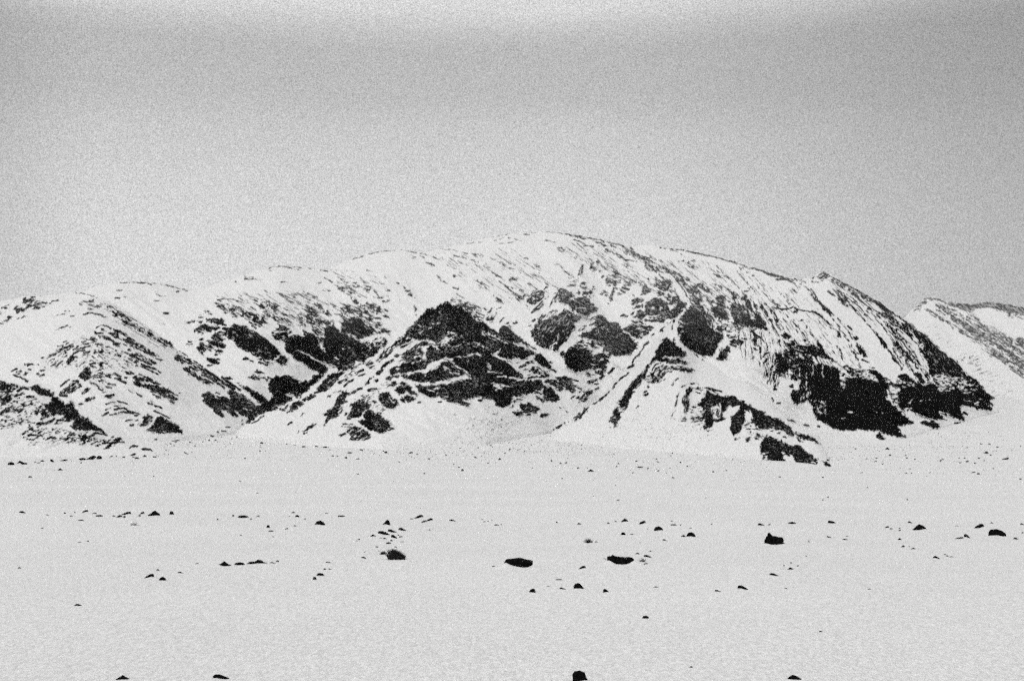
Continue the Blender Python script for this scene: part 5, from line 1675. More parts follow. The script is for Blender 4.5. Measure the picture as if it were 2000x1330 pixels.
G_LINE = 'boulders in the far line below the left ridge'
G_MIDL = 'boulders scattered across the middle of the plain'
BIG = [
 # u, base row, width, height (photo pixels), shape, name, label
 (21.5, 908, 14, 6.5, 'dome', 'boulder', 'rounded black boulder, leftmost of the line below the serrated ridge'),
 (40, 904, 12, 5, 'cap', 'boulder', 'low black boulder behind a flat one, just right of the leftmost boulder of the line'),
 (47, 907, 14, 4, 'slab', 'boulder', 'flat black boulder touching the low one behind it near the left end of the line'),
 (83, 901, 9, 3.5, 'cap', 'boulder', 'small hump-shaped boulder between the flat pair and the steep boulder of the line'),
 (102, 902, 9, 5.5, 'left', 'boulder', 'steep-sided black boulder of the line just left of the long thin slab'),
 (125, 899.5, 17, 3.5, 'right', 'boulder', 'long thin black slab of the line, its right end raised'),
 (161, 898, 15, 4.5, 'slab', 'boulder', 'flat black slab at the left end of the big dark heap in the line'),
 (178, 897, 20, 8, 'right', 'boulder', 'largest wedge of the dark heap in the line, rising to the right'),
 (194, 896, 11, 7.5, 'dome', 'boulder', 'squarish black boulder closing the dark heap in the line on its right'),
 (117.5, 917, 11, 4, 'cap', 'boulder', 'lone hump-shaped stone in front of the long thin slab of the line'),
 (59, 932, 9, 2.8, 'slab', 'boulder', 'lone flat stone on open snow in front of the left end of the line'),
 (260, 889, 12, 5.5, 'right', 'boulder', 'dark boulder with a raised right end at the tip of the serrated ridge'),
 (267, 896, 10, 4, 'slab', 'boulder', 'flat stone just in front of the dark boulder at the ridge tip'),
 (282.5, 891.5, 9, 3.5, 'cap', 'boulder', 'small flat boulder midway between the ridge-tip boulder and the rightmost three stones of the line'),
 (44.5, 1001, 13, 4.5, 'left', 'boulder', 'wedge-shaped stone, leftmost of the long sparse row across the plain'),
 (166, 1000, 12, 6, 'right', 'boulder', 'small dark boulder in the left part of the sparse row, raised at its right end'),
 (185, 1002.5, 9, 2.6, 'slab', 'boulder', 'thin stone between two darker ones in the left part of the sparse row'),
 (194, 1008.5, 15, 4, 'slab', 'boulder', 'flat elongated stone lying nearest the camera in the left part of the sparse row'),
 (234, 1010, 15, 5, 'cap', 'boulder', 'low boulder under the long slanting slab left of the biggest boulder of the row'),
 (246, 1005, 20, 7, 'right', 'boulder', 'long slab slanting up to the right, left of the biggest boulder of the row'),
 (277, 1004.5, 10, 7, 'right', 'boulder', 'round boulder just left of the biggest boulder of the sparse row'),
 (300, 1008, 25, 12, None, 'boulder', 'biggest boulder of the sparse row at left, domed with a low left flank'),
 (335, 1005, 9.5, 8, 'tall', 'boulder', 'upright round boulder standing alone just right of the biggest one of the row'),
 (158.6, 1016.5, 12, 3, 'slab', 'boulder', 'flat stone in front of the left part of the sparse row'),
 (82.6, 1032, 7, 2.5, 'cap', 'boulder', 'lone small stone on snow near the left edge in front of the sparse row'),
 (291, 1130, 20, 9.5, 'right', 'boulder', 'dark boulder rising to the right, larger of the pair at lower left'),
 (317.7, 1135, 15, 8, 'dome', 'boulder', 'oval dark boulder just in front of the slanted one at lower left'),
 (308, 1115, 8, 3.6, 'cap', 'boulder', 'small stone just behind the pair of boulders at lower left'),
 (353, 1121, 11, 4, 'left', 'boulder', 'small pointed stone right of the pair of boulders at lower left'),
 (385, 1103, 8, 3, 'slab', 'boulder', 'small stone a little left of the long black reef of rock'),
 (151.6, 1184, 16, 4.8, 'cap', 'boulder', 'lone low peaked stone on open snow near the lower left corner'),
 (440, 1107, 30, 10, None, 'boulder', 'largest left block of the long low black reef of rock'),
 (468, 1106, 21, 6.5, 'slab', 'boulder', 'middle block of the long low black reef of rock'),
 (504, 1103, 44, 9, None, 'boulder', 'long flat right block of the low black reef of rock'),
 (542, 1098.5, 6, 3.3, 'dome', 'boulder', 'tiny stone off the right tip of the black reef of rock'),
 (475, 1011.5, 22, 5.5, 'slab', 'boulder', 'long flat boulder in the sparse row above the black reef'),
 (503, 1010, 7.5, 4, 'right', 'boulder', 'small stone right of the long flat boulder above the black reef'),
 (573, 1002.5, 8, 3.8, 'cap', 'boulder', 'smaller and farther of the two stones left of the oval boulder'),
 (580.5, 1010, 8, 5, 'dome', 'boulder', 'rounder and nearer of the two stones left of the oval boulder'),
 (523.7, 1032, 7, 6.5, 'tall', 'boulder', 'upright egg-shaped stone above the right part of the reef'),
 (529.5, 1040, 11, 3.3, 'slab', 'boulder', 'thin stone lying right in front of the egg-shaped stone'),
 (559, 1035.5, 7.5, 3.5, 'right', 'boulder', 'small stone midway between the egg-shaped stone and the oval boulder'),
 (625, 1026, 20, 9.5, 'dome', 'boulder', 'smooth oval black boulder standing alone left of centre'),
 (667, 1009.3, 15, 3.5, 'slab', 'boulder', 'thin flat boulder behind and right of the oval boulder'),
 (754, 1026, 18, 12, [(-.5, .05), (-.12, .45), (.12, 1), (.36, .75), (.5, .1)], 'boulder', 'pointed black boulder behind the broken cluster left of centre'),
 (750, 1046, 24, 9, 'left', 'boulder', 'left and widest slab of the broken cluster left of centre'),
 (766, 1041.5, 18, 7, 'left', 'boulder', 'upper right slab of the broken cluster left of centre'),
 (770, 1053, 13, 8, 'left', 'boulder', 'lower right slab of the broken cluster left of centre'),
 (728.7, 1049, 12.5, 4.5, 'cap', 'boulder', 'low stone just left of the broken cluster'),
 (786, 1038, 16, 6.5, 'left', 'boulder', 'flat boulder just right of the broken cluster'),
 (614.5, 1136, 7.5, 8, 'tall', 'boulder', 'small upright stone at the near end of a diagonal trail of stones'),
 (625.5, 1128, 15, 6.8, 'dome', 'boulder', 'largest oval stone in the diagonal trail of stones left of centre'),
 (634.5, 1115.3, 8.5, 4.2, 'cap', 'boulder', 'left one of two side-by-side stones in the diagonal trail'),
 (645, 1114.5, 8, 3.2, 'left', 'boulder', 'right one of two side-by-side stones in the diagonal trail'),
 (642, 1101, 12, 3.2, 'left', 'boulder', 'thin stone at the far end of the diagonal trail of stones'),
 (711, 1093.5, 11, 4.8, 'left', 'boulder', 'low stone left of the two dark shrubs'),
 (818, 1011.5, 18, 8, 'right', 'boulder', 'peaked dark boulder right of centre-left cluster, farthest of a group of three'),
 (827.5, 1021.5, 11, 6, 'right', 'boulder', 'small boulder leaning up to the right, nearest of a group of three'),
 (839, 1017, 13, 6.5, 'right', 'boulder', 'slanted boulder at the right of a group of three behind the shrubs'),
 (884, 1017, 13, 3.8, 'left', 'boulder', 'lone thin stone right of the group of three boulders'),
 (1013, 1110, 57, 20, None, 'boulder', 'largest flat black slab at the centre, with angular edges'),
 (1040, 1161.5, 12, 10, 'tall', 'boulder', 'small squat boulder in front of the central black slab'),
 (1131, 1153.5, 22, 12.5, 'foot', 'boulder', 'domed black boulder with a tapering right foot near the centre bottom'),
 (1099, 1155, 13.5, 5, 'left', 'boulder', 'low stone left of the domed boulder with the tapering foot'),
 (1092, 1136.3, 14, 3, 'slab', 'boulder', 'thin stone behind and left of the domed boulder with the tapering foot'),
 (1184, 1160.5, 13, 8.5, 'foot', 'boulder', 'small pointed boulder right of the domed one with the tapering foot'),
 (1136.7, 1113.5, 15, 7, 'right', 'boulder', 'small boulder with a tapering left foot between the two big flat slabs'),
 (1212, 1103.5, 53, 18, None, 'boulder', 'jagged flat black slab right of centre, second largest on the plain'),
 (1245, 1084.5, 10, 4.5, 'cap', 'boulder', 'small stone behind the right end of the jagged slab'),
 (1265.5, 1091, 16, 6, 'left', 'boulder', 'slanted stone right of the jagged slab'),
 (1207, 978, 7, 3.2, 'cap', 'boulder', 'lone far stone on empty snow above the sparse row near the centre'),
 (1220.5, 1018.5, 15, 7.5, 'cap', 'boulder', 'peaked boulder in the sparse row straight behind the jagged slab'),
 (1188, 1022.3, 7.5, 3.8, 'cap', 'boulder', 'small stone left of the peaked boulder behind the jagged slab'),
 (1254, 1023.5, 14, 8, 'right', 'boulder', 'boulder leaning up to the right, next right of the peaked boulder of the row'),
 (1217, 1045.5, 9.5, 7, 'tall', 'boulder', 'small squarish stone between the jagged slab and the peaked boulder behind it'),
 (1131, 1024, 9.5, 3.8, 'cap', 'boulder', 'flat stone of the row well left of the peaked boulder'),
 (1286, 1037, 18, 10, 'dome', 'boulder', 'ragged dark boulder of the row right of the leaning boulder'),
 (1316, 1026.2, 13, 3.2, 'slab', 'boulder', 'thin stone of the row right behind the ragged boulder'),
 (1349.5, 1049.5, 17.5, 10, 'dome', 'boulder', 'smooth round boulder with a smaller stone touching its left side'),
 (1335, 1049.5, 11, 5, 'cap', 'boulder', 'small stone touching the left side of the smooth round boulder'),
 (1299, 1056.5, 9.5, 4, 'left', 'boulder', 'thin tilted stone in front of the ragged boulder'),
 (1281, 1150, 11, 2.6, 'cap', 'boulder', 'lone thin stone in front of the jagged slab toward the right'),
 (1261, 1213, 14, 7.5, 'dome', 'boulder', 'lone dark boulder low in the middle of the near snow'),
 (1402.6, 1159.3, 14, 5, 'left', 'boulder', 'left and smallest of three stones in a rising diagonal at lower right'),
 (1451, 1155, 22, 9.5, 'left', 'boulder', 'middle and largest of three stones in a rising diagonal at lower right'),
 (1512, 1128, 18, 7, 'left', 'boulder', 'right one of three slanted stones in a rising diagonal at lower right'),
 (1544, 1115.5, 13, 5, 'cap', 'boulder', 'small peaked stone beyond the upper end of the three-stone diagonal'),
 (1515, 1064, 45, 24, None, 'boulder', 'tall layered grey-black boulder, bulkiest on the right half of the plain'),
 (1547, 1022.5, 15, 4.3, 'slab', 'boulder', 'flat stone of the row behind the tall layered boulder to its right'),
 (1487, 1025.5, 14, 4.3, 'left', 'boulder', 'thin slanted stone of the row behind the tall layered boulder to its left'),
 (1625, 1021.5, 17, 6, 'left', 'boulder', 'wedge-shaped boulder of the row well right of the tall layered boulder'),
 (1619.6, 1050, 10, 4, 'left', 'boulder', 'small slanted stone in front of the wedge-shaped boulder of the row'),
 (1650.6, 1054.3, 11, 3.2, 'slab', 'boulder', 'thin stone in front and right of the wedge-shaped boulder of the row'),
 (1797, 1034.5, 29, 13, 'cap', 'boulder', 'big ragged black boulder of the row at the right, flat-footed'),
 (1777.7, 1021.7, 9, 5.5, 'left', 'boulder', 'small stone behind and left of the big ragged boulder at right'),
 (1732, 1030.5, 9, 4.5, 'right', 'boulder', 'small stone with raised right end well left of the big ragged boulder at right'),
 (1757, 1053.5, 9, 4, 'cap', 'boulder', 'low stone in front and left of the big ragged boulder at right'),
 (1764, 1069, 7, 4.7, 'dome', 'boulder', 'small round stone nearest the camera below the big ragged boulder at right'),
 (1829.5, 1093.5, 15, 7, 'left', 'boulder', 'lone slanted boulder on near snow at the right with a thin streak beside it'),
 (1912, 1031.5, 19.5, 9.5, 'right', 'boulder', 'boulder rising smoothly to the right, near the right edge of the row'),
 (1948, 1046, 34, 15, [(-.5, .5), (-.42, .85), (-.2, .9), (-.05, 1), (.3, .75), (.5, .3)], 'boulder', 'widest ragged boulder close to the right edge'),
 (1983.5, 1052, 11, 4.5, 'cap', 'boulder', 'small stone just right of the widest boulder at the right edge'),
 (1873, 1052, 18, 4, 'right', 'boulder', 'long thin slab left of the boulders at the right edge'),
 (1889, 1051, 13, 9, 'left', 'boulder', 'steep little boulder beside the long thin slab near the right edge'),
 (1604, 1240, 9, 3.6, 'left', 'boulder', 'lone small stone low at the right on open snow'),
 (1350, 1309, 8, 3.6, 'cap', 'boulder', 'tiny lone stone close to the bottom edge right of the centre boulder'),
 (240, 1333, 28, 8.5, 'cap', 'boulder', 'boulder cut by the bottom edge, leftmost of those along it'),
 (432, 1333, 32, 10, 'left', 'boulder', 'pointed boulder cut by the bottom edge at left'),
 (1132, 1338, 31, 24, [(-.45, 0), (-.46, .6), (-.32, .95), (.05, 1), (.3, .8), (.5, .25)], 'boulder', 'rough rounded boulder at the bottom edge near the centre'),
 (1551, 1334, 30, 9.5, 'cap', 'boulder', 'low boulder cut by the bottom edge at right'),
 (1154, 919.5, 14, 4.5, 'cap', 'boulder', 'largest lone flat stone far out in front of the white spur'),
 (1250, 913, 13, 2.8, 'slab', 'boulder', 'thin dark stone far out in front of the spur, right of the largest lone one'),
 (903, 918.5, 6, 4.5, 'dome', 'boulder', 'small round far stone in front of the pyramid crag'),
 (1733, 875.5, 9, 4.3, 'cap', 'boulder', 'small dark stone on the apron just below the big black cliff'),
 (1926.5, 883.5, 10, 4.5, 'cap', 'boulder', 'flat stone on the far snow apron near the right edge'),
 (1964, 896, 15, 4, 'right', 'boulder', 'long low stone raised at its right end on the far apron near the right edge'),
]
SPECIAL_DRIFT = {
 'largest flat black slab': [(-.46, .12, .42), (-.2, .16, .15), (.5, .06, .25)],
 'jagged flat black slab': [(-.46, .13, .45), (.48, .12, .4)],
 'tall layered': [(-.5, .12, .12), (.45, .2, .1)],
 'largest left block': [(-.42, .14, .35), (.3, .12, .0)],
}
SPECIAL = {
 'biggest boulder of the sparse row': [(.08, 0, .62, 1, 'dome'), (-.28, 0, .44, .55, 'right'), (.3, 0, .4, .6, 'dome')],
 'largest left block': [(-.06, .25, .56, .75, 'cap'), (.02, 0, .96, .55, [(-.5, .6), (-.3, 1), (.1, .9), (.5, .3)])],
 'long flat right block': [(0, 0, 1, .38, 'slab'), (.03, .2, .55, .8, 'cap'), (-.25, .1, .4, .45, 'slab')],
 'largest flat black slab': [(0, 0, 1, 1, [(-.5, .55), (-.41, .88), (.07, 1), (.5, .68), (.48, .43), (.3, 0), (-.09, .1)])],
 'jagged flat black slab': [(0, 0, 1, .93, [(-.5, .88), (-.3, 1), (.0, .82), (.45, .74), (.5, .66), (.22, .02), (-.05, .3), (-.4, .7)]), (-.3, .75, .16, .3, 'cap'), (.3, .45, .36, .38, 'slab')],
 'tall layered': [(-.06, 0, .84, .66, [(-.5, 0), (-.5, .6), (-.44, .95), (.0, 1), (.4, .9), (.5, .5), (.46, 0)]), (-.12, .3, .66, .5, [(-.5, 0), (-.46, .85), (-.2, 1), (.3, .8), (.5, .2)]), (-.24, .68, .2, .3, 'left'), (.3, 0, .46, .3, 'foot')],
}
for n, (u, v, w, h, sh, nm, lab) in enumerate(BIG):
    parts = None
    for k_, p_ in SPECIAL.items():
        if k_ in lab and sh is None: parts = p_
    dr = next((d_ for k_, d_ in SPECIAL_DRIFT.items() if k_ in lab), None)
    boulder(nm, u, v, w, h, sh, lab, 'boulder', 'boulders on the snow plain', seed=n+1, detail=3 if w > 18 else 2 if w > 9 else 1, parts=parts, drifts=dr)

MARKS = [(40, 906, 'the flat boulders at far left'), (110, 900, 'the thin slab of the far line'), (180, 897, 'the dark heap of the far line'),
 (270, 892, 'the boulders at the ridge tip'), (175, 1003, 'the stones of the left row'), (300, 1008, 'the biggest boulder of the left row'),
 (475, 1011, 'the long flat boulder above the reef'), (480, 1105, 'the low black reef'), (526, 1035, 'the egg-shaped stone'), (625, 1026, 'the oval boulder'),
 (757, 1048, 'the broken cluster'), (774, 1095, 'the larger shrub'), (828, 1016, 'the group of three boulders'), (1013, 1105, 'the central black slab'),
 (1131, 1153, 'the domed boulder'), (1149, 1058, 'the ragged tuft'), (1212, 1100, 'the jagged slab'), (1220, 1018, 'the peaked boulder of the row'),
 (1286, 1037, 'the ragged boulder of the row'), (1345, 1049, 'the smooth round boulder'), (1451, 1155, 'the largest stone of the diagonal'),
 (1515, 1060, 'the layered boulder'), (1625, 1021, 'the wedge boulder of the row'), (1797, 1034, 'the big ragged boulder at right'),
 (1829, 1093, 'the slanted boulder at right'), (1948, 1046, 'the widest boulder at right'), (1154, 919, 'the largest lone far stone'),
 (1250, 913, 'the thin far stone'), (903, 918, 'the round far stone'), (1733, 875, 'the stone below the cliff'),
 (1926, 883, 'the flat far stone at right'), (1964, 896, 'the long low far stone'), (320, 848, 'the black outcrop of the hill'), (490, 845, 'the gully mouth'),
 (700, 862, 'the lowest knob of the crag'), (850, 850, 'the middle of the crag foot'), (1060, 850, 'the right foot of the crag'), (1210, 860, 'the foot of the straight rib'),
 (1400, 880, 'the middle of the spur foot'), (1540, 912, 'the lowest outcrop of the spur'), (1207, 977, 'the lone stone above the row')]
NUM = ['zero', 'one', 'two', 'three', 'four', 'five', 'six', 'seven', 'eight', 'nine', 'ten', 'eleven', 'twelve', 'thirteen', 'fourteen', 'fifteen']
ORD = ['first', 'second', 'third', 'fourth', 'fifth', 'sixth', 'seventh', 'eighth', 'ninth', 'tenth', 'eleventh', 'twelfth', 'thirteenth']
STONES = []
def stones(group, noun, rows):
    for n, (u, v, w, h) in enumerate(rows):
        o = boulder('stone', u, v, w, max(h, 2.0), ('cap', 'dome', 'slab', 'left', 'right')[int(u*7+v) % 5], None, 'stone', group, seed=int(u*13+v), detail=0)
        STONES.append((o, u, v, w, h))
def name_stones():
    """say of every stone which landmark it lies nearest, and its place among its like there"""
    kinds = {}
    for o, u, v, w, h in STONES:
        m = min(MARKS, key=lambda q: abs(q[0]-u)+3.0*abs(q[1]-v))
        dx, dy = u-m[0], v-m[1]
        rel = ('left of' if dx < 0 else 'right of') if abs(dx) > 2.2*abs(dy) else ('behind' if dy < 0 else 'in front of')
        form = ('tiny' if w < 5.5 else 'small')+(' flat' if w/h > 2.4 else '')
        kinds.setdefault((form, rel, m[2]), []).append((u, o))
    for (form, rel, mark), lst in kinds.items():
        lst.sort(key=lambda q: q[0])
        for i, (u, o) in enumerate(lst):
            n = len(lst); mark = mark.replace('the long flat boulder above the reef', 'the boulder above the reef').replace('the biggest boulder of the left row', 'the left row\'s biggest boulder')
            if n == 1: t = f'{form} dark stone {rel} {mark}'
            elif i == 0: t = f'leftmost of {NUM[n]} {form} stones {rel} {mark}'
            elif i == n-1: t = f'rightmost of {NUM[n]} {form} stones {rel} {mark}'
            else: t = f'{ORD[i]} from left of {NUM[n]} {form} stones {rel} {mark}'
            if len(t.split()) > 16 or 'three boulders' in t or 'five small flat' in t: t = t.replace('the group of three boulders', 'the three boulders').replace('in front of', 'below').replace('the long low far stone', 'the long far stone').replace('the largest lone far stone', 'the biggest lone stone').replace('of the row', 'in row')
            o['label'] = t
stones('small stones of the far line', 'small dark stone in the far line at the foot of the serrated left ridge',
 [(69, 903, 4, 2), (75, 904.5, 9, 2), (217.5, 891.5, 5.5, 3.2), (227, 891, 5, 2), (242, 893.5, 6, 3), (291, 886.5, 8, 3.3), (303, 886, 8, 3.3), (302, 893, 9, 2.6), (158.5, 905, 4.5, 2.6), (245, 888.5, 4, 2), (260, 893, 5, 2.4), (35, 904.5, 5, 2)])
stones('small stones of the sparse row at left', 'small dark stone among the boulders of the sparse row, left third of the plain',
 [(92.6, 1005, 5, 2.4), (126.6, 1001.5, 5, 2.8), (139, 1007, 6, 2.4), (222.6, 1008, 6, 2.6), (243, 1010.5, 5, 4), (272.7, 1008.3, 6, 2.8), (425, 1015.3, 5, 2.6), (455.5, 1008.5, 4.5, 3.2), (490, 1014.5, 4.5, 2.6), (146, 1000, 3, 2), (171.7, 1058.5, 5, 2.2), (156, 1061, 8, 2), (38, 1110.5, 6, 3)])
stones('small stones around the reef and the oval boulder', 'small dark stone between the black reef and the broken cluster',
 [(469.5, 1048, 7, 2.8), (576, 1028.4, 7, 2.7), (638, 1002.3, 8, 2), (502.5, 963, 6, 2), (697, 1058, 3, 2), (701, 1055.5, 5, 2.4), (534, 1050, 4, 2), (533, 1102, 14, 2.6), (596, 1014, 4, 2), (565, 1009, 3, 2), (740, 1078, 3, 2), (712, 1080, 4, 2)])
stones('splinters around the broken cluster', 'small splinter of rock lying around the broken cluster left of centre',
 [(751, 1055, 8, 3.8), (783, 1050.5, 8, 2.8), (759, 1063.5, 11, 3.8), (765, 1058, 6, 3), (786, 1060.5, 9, 2), (736, 1070, 6, 2.4), (773, 1070, 5, 2.2), (744, 1052, 5, 2), (778, 1047, 5, 2.6)])
stones('small stones right of the group of three', 'small dark stone near the group of three boulders behind the shrubs',
 [(804, 1013.3, 7, 2.4), (839, 1037, 7, 2.4), (942, 1014, 3, 2), (953, 1018, 4, 2), (946, 1019, 4, 2), (961, 1016, 3, 2), (970, 1026.5, 10, 2.4), (979, 1025, 3, 2), (964, 1108.5, 6, 2)])
stones('small stones around the two flat slabs', 'small dark stone near the two big flat slabs in the middle of the plain',
 [(1239, 1103, 7, 2.2), (1260, 1104.5, 10, 3.8), (1182, 1094.5, 6, 2), (1087.5, 1020.3, 4, 3), (1202.5, 1018.4, 6, 2.4), (1329, 1026.5, 4.5, 3.3), (1312, 1017.4, 4, 2.3), (1350, 1033, 7, 2.4), (1265, 1033.5, 3, 2), (1250, 1060.3, 3, 2), (1390, 1024.5, 4, 2.3), (1270, 1079, 5, 2), (1070, 1149.5, 7, 2), (1234, 1044.5, 8, 2), (1148, 1061.5, 6, 2)])
stones('small stones of the right half', 'small dark stone on the right half of the plain between the layered boulder and the right edge',
 [(1533.5, 1154.6, 8, 3), (1697, 1155.5, 7, 3.2), (1545, 1102.4, 4, 2.4), (1558, 1108.4, 4.5, 2.5), (1740.5, 1032.5, 6, 2.8), (1757, 1035.8, 6, 2.6), (1757, 1031.5, 5, 2.2), (1784, 1073, 9, 2.8), (1776, 1068, 4, 2), (1845, 1084, 6, 2), (1858, 1089, 10, 2), (1850, 1087, 6, 2), (1938, 1022.4, 7, 4), (1997, 1024.5, 9, 4.2), (1997, 1040.5, 5, 2.7), (1869, 1027.5, 8, 2), (1502, 1025, 6, 2.8), (1580, 1058.5, 4, 3), (1575, 1088.4, 4, 2), (1654, 1047.4, 5, 2), (1531, 1108, 5, 2), (1390, 1024, 3, 2)])
stones('far stones on the empty snow at right', 'tiny far stone on the empty snow above the sparse row at right',
 [(1694, 952.4, 4, 2), (1617, 970.8, 4.5, 2.2), (1607, 976.5, 4.5, 2), (1772.5, 975.8, 4.5, 2.6), (1682.5, 922.4, 4.5, 2.5), (1607, 932.5, 5, 2), (1523, 931, 5, 2), (1993, 936.3, 6, 2.6), (1911, 925.5, 7, 3), (1901, 922, 9, 2.2), (1777, 916, 5, 2.4), (1770, 924, 6, 2), (1816, 922.5, 4, 2.2), (1780, 924, 4, 2)])
stones('stones of the apron at right', 'small stone scattered on the snow apron under the right end of the black cliff',
 [(1738.5, 888, 5.5, 3), (1889, 904, 7, 3.2), (1935, 888, 5, 3), (1912, 894, 7, 2.6), (1916, 866, 5, 2.4), (1948, 871.5, 5, 2.4), (1932, 866, 6, 2), (1889, 872, 5, 2), (1769, 888, 4, 2), (1771, 893, 5, 2.4), (1712, 893.5, 5, 2.2), (1710, 904, 6, 2.2), (1838, 899, 4, 2.6), (1837, 903.5, 4, 2.2), (1842, 897.5, 4, 2), (1724, 909.5, 4, 2), (1875, 907, 5, 2), (1905, 908, 6, 2.4), (1922, 900, 5, 2), (1940, 916, 4, 2), (1873, 893.5, 4, 2), (1884, 894, 4, 2), (1671, 875.5, 4, 2.6), (1787, 897, 4, 2), (1993, 870, 3, 2)])
stones('stones of the apron in the middle', 'small far stone scattered on the snow apron in front of the crag and the spur',
 [(1095, 905.4, 6, 3.2), (1105, 904.4, 6, 3), (976, 898, 7, 3.8), (929, 895, 7, 3.2), (838, 897.6, 6, 3), (802, 885.5, 9, 4), (815, 888, 5, 2.4), (754, 884.5, 7, 4), (749, 880.5, 4, 2.4), (683, 885, 9, 3), (635, 872.2, 10, 3), (705, 877.4, 7, 2.7), (699, 897, 9, 2.4), (676, 895.5, 6, 3), (829, 924.6, 5, 2.5), (785.5, 861, 8, 2.6), (995.5, 876, 5, 3.2), (1077, 901, 4.5, 3.8), (1265, 914.8, 5, 3), (1129, 914, 5, 2.6), (618, 870, 6, 2.6), (650, 891.5, 6, 2.3), (659, 892, 5, 2.4), (646, 865, 6, 2.3), (986, 885.5, 4, 2.4), (934, 872, 4, 3), (958, 868, 5, 2.3), (786, 867, 4, 2), (886, 907, 4, 2.3), (896, 912.8, 5, 2.8), (780, 903, 5, 2), (699, 925.4, 6, 2), (1040, 913.6, 4, 2.2), (1098, 935, 4, 2), (1315, 933.4, 6, 2.8), (1342.7, 912, 4.5, 2.8), (1329, 904.5, 4, 2.4), (1393, 921, 4.5, 2.8), (1313, 884.5, 4, 2.4), (1315, 878, 4, 2), (1204, 911.5, 4, 2.4), (1208, 906.5, 4, 2.2), (1199, 887, 4, 2), (1285, 903.4, 5, 2.6), (1282, 897, 4, 2), (1243, 901.5, 5, 2.2), (1236, 922.8, 4, 2.2), (1285, 919, 5, 2), (1431, 898, 3, 2.6), (1419, 918.6, 4, 2), (953, 905, 4, 2), (1111, 868, 4, 2), (906, 864, 4, 2), (871, 890, 4, 2)])
stones('stones below the gully at left', 'small stone on the snow below the gully between the left hill and the crag',
 [(333, 866.5, 5, 2), (343, 863, 7, 2.6), (371, 863, 6, 2.6), (396, 862, 4, 2.2), (408, 859, 6, 2.8), (421, 858.5, 5, 3.2), (362, 884.6, 6, 2.8), (366, 886.5, 6, 2), (375, 883.6, 4, 2.2), (381, 870, 4, 2), (340, 870, 4, 2), (325, 878.6, 4, 2.2), (478.5, 896.5, 4, 2.6), (469, 940, 5, 2), (300, 929.6, 4, 2.4), (511, 864, 7, 3.2), (540, 860, 5, 2.4), (556, 858, 8, 2.2), (576, 868, 4, 2), (593, 871, 9, 2.6), (560, 866, 4, 2), (508, 880, 4, 2)])

name_stones()
DRIFTS.extend(NEW)
build_ground()

# gravel too fine and too many to count, poking through the thin snow of the aprons
def gravel():
    rnd = random.Random(5)
    bm = bmesh.new()
    zones = [(600, 1180, 862, 915, 420), (1180, 1500, 880, 925, 260), (1620, 1990, 868, 925, 260), (20, 320, 900, 925, 60), (320, 600, 862, 900, 160), (20, 1980, 925, 1000, 110), (1000, 1180, 850, 890, 160), (340, 480, 850, 872, 130), (940, 1160, 858, 884, 190), (700, 960, 872, 900, 150), (1500, 1720, 868, 905, 170), (1760, 1960, 845, 880, 140), (60, 330, 884, 905, 110)]
    for (a, b, c, d, n) in zones:
        for _ in range(n):
            u = rnd.uniform(a, b); v = c+(d-c)*rnd.random()**1.5
            y = ground_y(v); s = rnd.uniform(.8, 1.9)*y/F*rnd.choice((.55, .7, 1.0))
            x = (u-1000)/F*y; z = float(ground_z(x, y))
            add = [bm.verts.new((x+s*math.cos(q)*rnd.uniform(.8, 1.3), y+s*math.sin(q), z-.3*s)) for q in (0, 1.3, 2.5, 3.8, 5.1)]
            top = bm.verts.new((x+rnd.uniform(-.3, .3)*s, y, z+s*rnd.uniform(.5, 1)))
            for i in range(5): bm.faces.new((add[i], add[(i+1) % 5], top))
    me = bpy.data.meshes.new('gravel'); bm.to_mesh(me); bm.free(); me.materials.append(M_ROCK)
    o = bpy.data.objects.new('gravel', me); COL.objects.link(o)
    tag(o, 'fine dark gravel showing through thin snow on the aprons and the far plain', 'gravel', kind='stuff')
gravel()

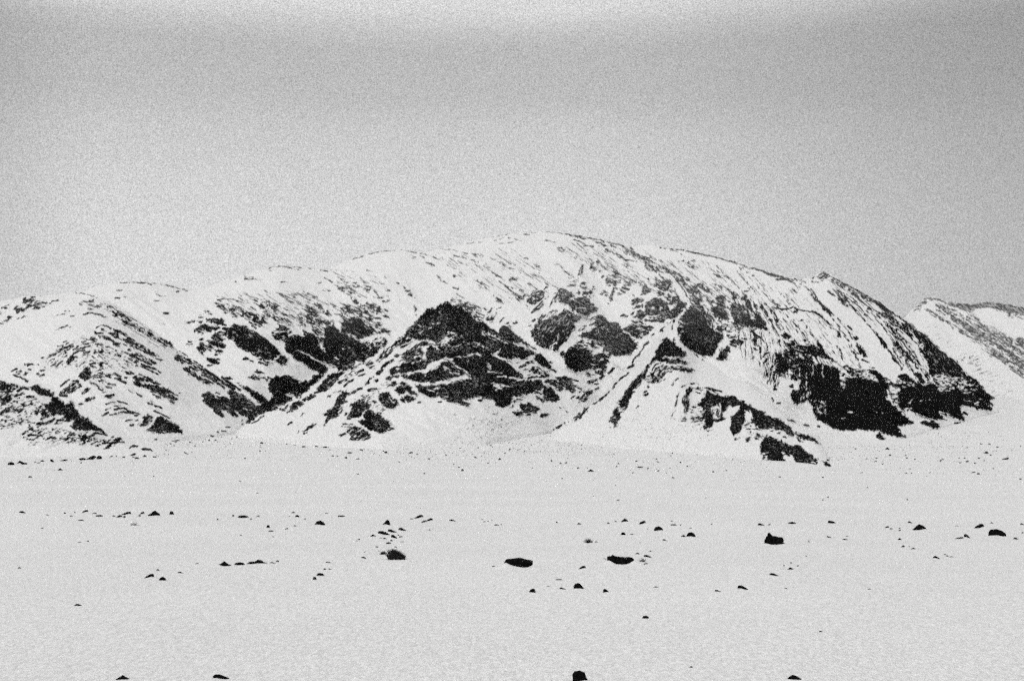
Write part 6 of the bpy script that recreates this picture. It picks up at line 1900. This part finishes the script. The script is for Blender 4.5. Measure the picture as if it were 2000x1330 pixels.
# ------------------------------------------------------------------ dry plants
def plant(name, u, v, w, h, label, cat, blades, seed, lean=.0, group=None):
    y = ground_y(v); Wm, Hm = w*y/F, h*y/F
    x = (u-1000)/F*y; y0 = y+Wm*.2
    rnd = random.Random(seed); bm = bmesh.new()
    for _ in range(blades):
        bx, by = rnd.gauss(0, .22)*Wm, rnd.gauss(0, .16)*Wm
        bx = max(-.45*Wm, min(.45*Wm, bx))
        ln = Hm*rnd.uniform(.35, 1)*(1-.55*abs(bx/Wm*2-lean)**1.3)
        ax, ay = bx/Wm*1.1+rnd.gauss(lean*.2, .22), rnd.gauss(0, .3)
        t = rnd.uniform(.012, .03)*Hm; an = rnd.uniform(0, math.pi)
        px, py = math.cos(an)*t, math.sin(an)*t
        p = [(bx, by, -.05*Hm), (bx+ax*ln*.35, by+ay*ln*.35, ln*.55), (bx+ax*ln*.9, by+ay*ln*.9, ln)]
        a = [bm.verts.new((q[0]-px*k, q[1]-py*k, q[2])) for q, k in zip(p, (1, .8, .15))]
        b = [bm.verts.new((q[0]+px*k, q[1]+py*k, q[2])) for q, k in zip(p, (1, .8, .15))]
        for i in (0, 1): bm.faces.new((a[i], b[i], b[i+1], a[i+1]))
    me = bpy.data.meshes.new(name); bm.to_mesh(me); bm.free(); me.materials.append(M_GRASS)
    o = bpy.data.objects.new(name, me); COL.objects.link(o); o.location = (x, y0, float(ground_z(x, y0)))
    return tag(o, label, cat, group)
plant('shrub', 774, 1095, 34, 22, 'larger dark spiky shrub on the snow left of centre', 'shrub', 1500, 1, -.25)
plant('shrub', 747.5, 1085, 11, 9, 'small spiky shrub just left of the larger dark one', 'shrub', 260, 2, .3)
plant('grass_tuft', 262, 1027, 22, 9, 'sparse tuft of dry stalks in front of the biggest boulder of the left row', 'grass tuft', 60, 3)
plant('grass_tuft', 1149, 1060.5, 18, 9, 'ragged dark tuft of dry stalks behind the gap between the two flat slabs', 'grass tuft', 330, 4)
plant('grass_tuft', 1165, 1060, 7, 4.5, 'tiny tuft right beside the ragged dark one', 'grass tuft', 60, 5)
plant('grass_tuft', 1255, 1099, 14, 9, 'thin grey tuft just off the right end of the jagged slab', 'grass tuft', 120, 6)

# ------------------------------------------------------------------ thin snowy air
def haze():
    bm = bmesh.new(); bmesh.ops.create_cube(bm, size=1)
    me = bpy.data.meshes.new('haze'); bm.to_mesh(me); bm.free()
    o = bpy.data.objects.new('haze', me); COL.objects.link(o)
    o.scale = (36000, 36000, 1800); o.location = (0, 0, 900-30)
    m = bpy.data.materials.new('thin_snowy_air'); m.use_nodes = True; nt = m.node_tree
    nt.nodes.remove(nt.nodes['Principled BSDF'])
    pv = nt.nodes.new('ShaderNodeVolumePrincipled'); pv.inputs['Density'].default_value = HAZE
    pv.inputs['Color'].default_value = (.95, .95, .95, 1)
    nt.links.new(pv.outputs[0], nt.nodes['Material Output'].inputs['Volume'])
    me.materials.append(m)
    tag(o, 'thin snowy air fading the distant mountain slopes', 'haze', kind='stuff')
HAZE = 4.0e-6
haze()
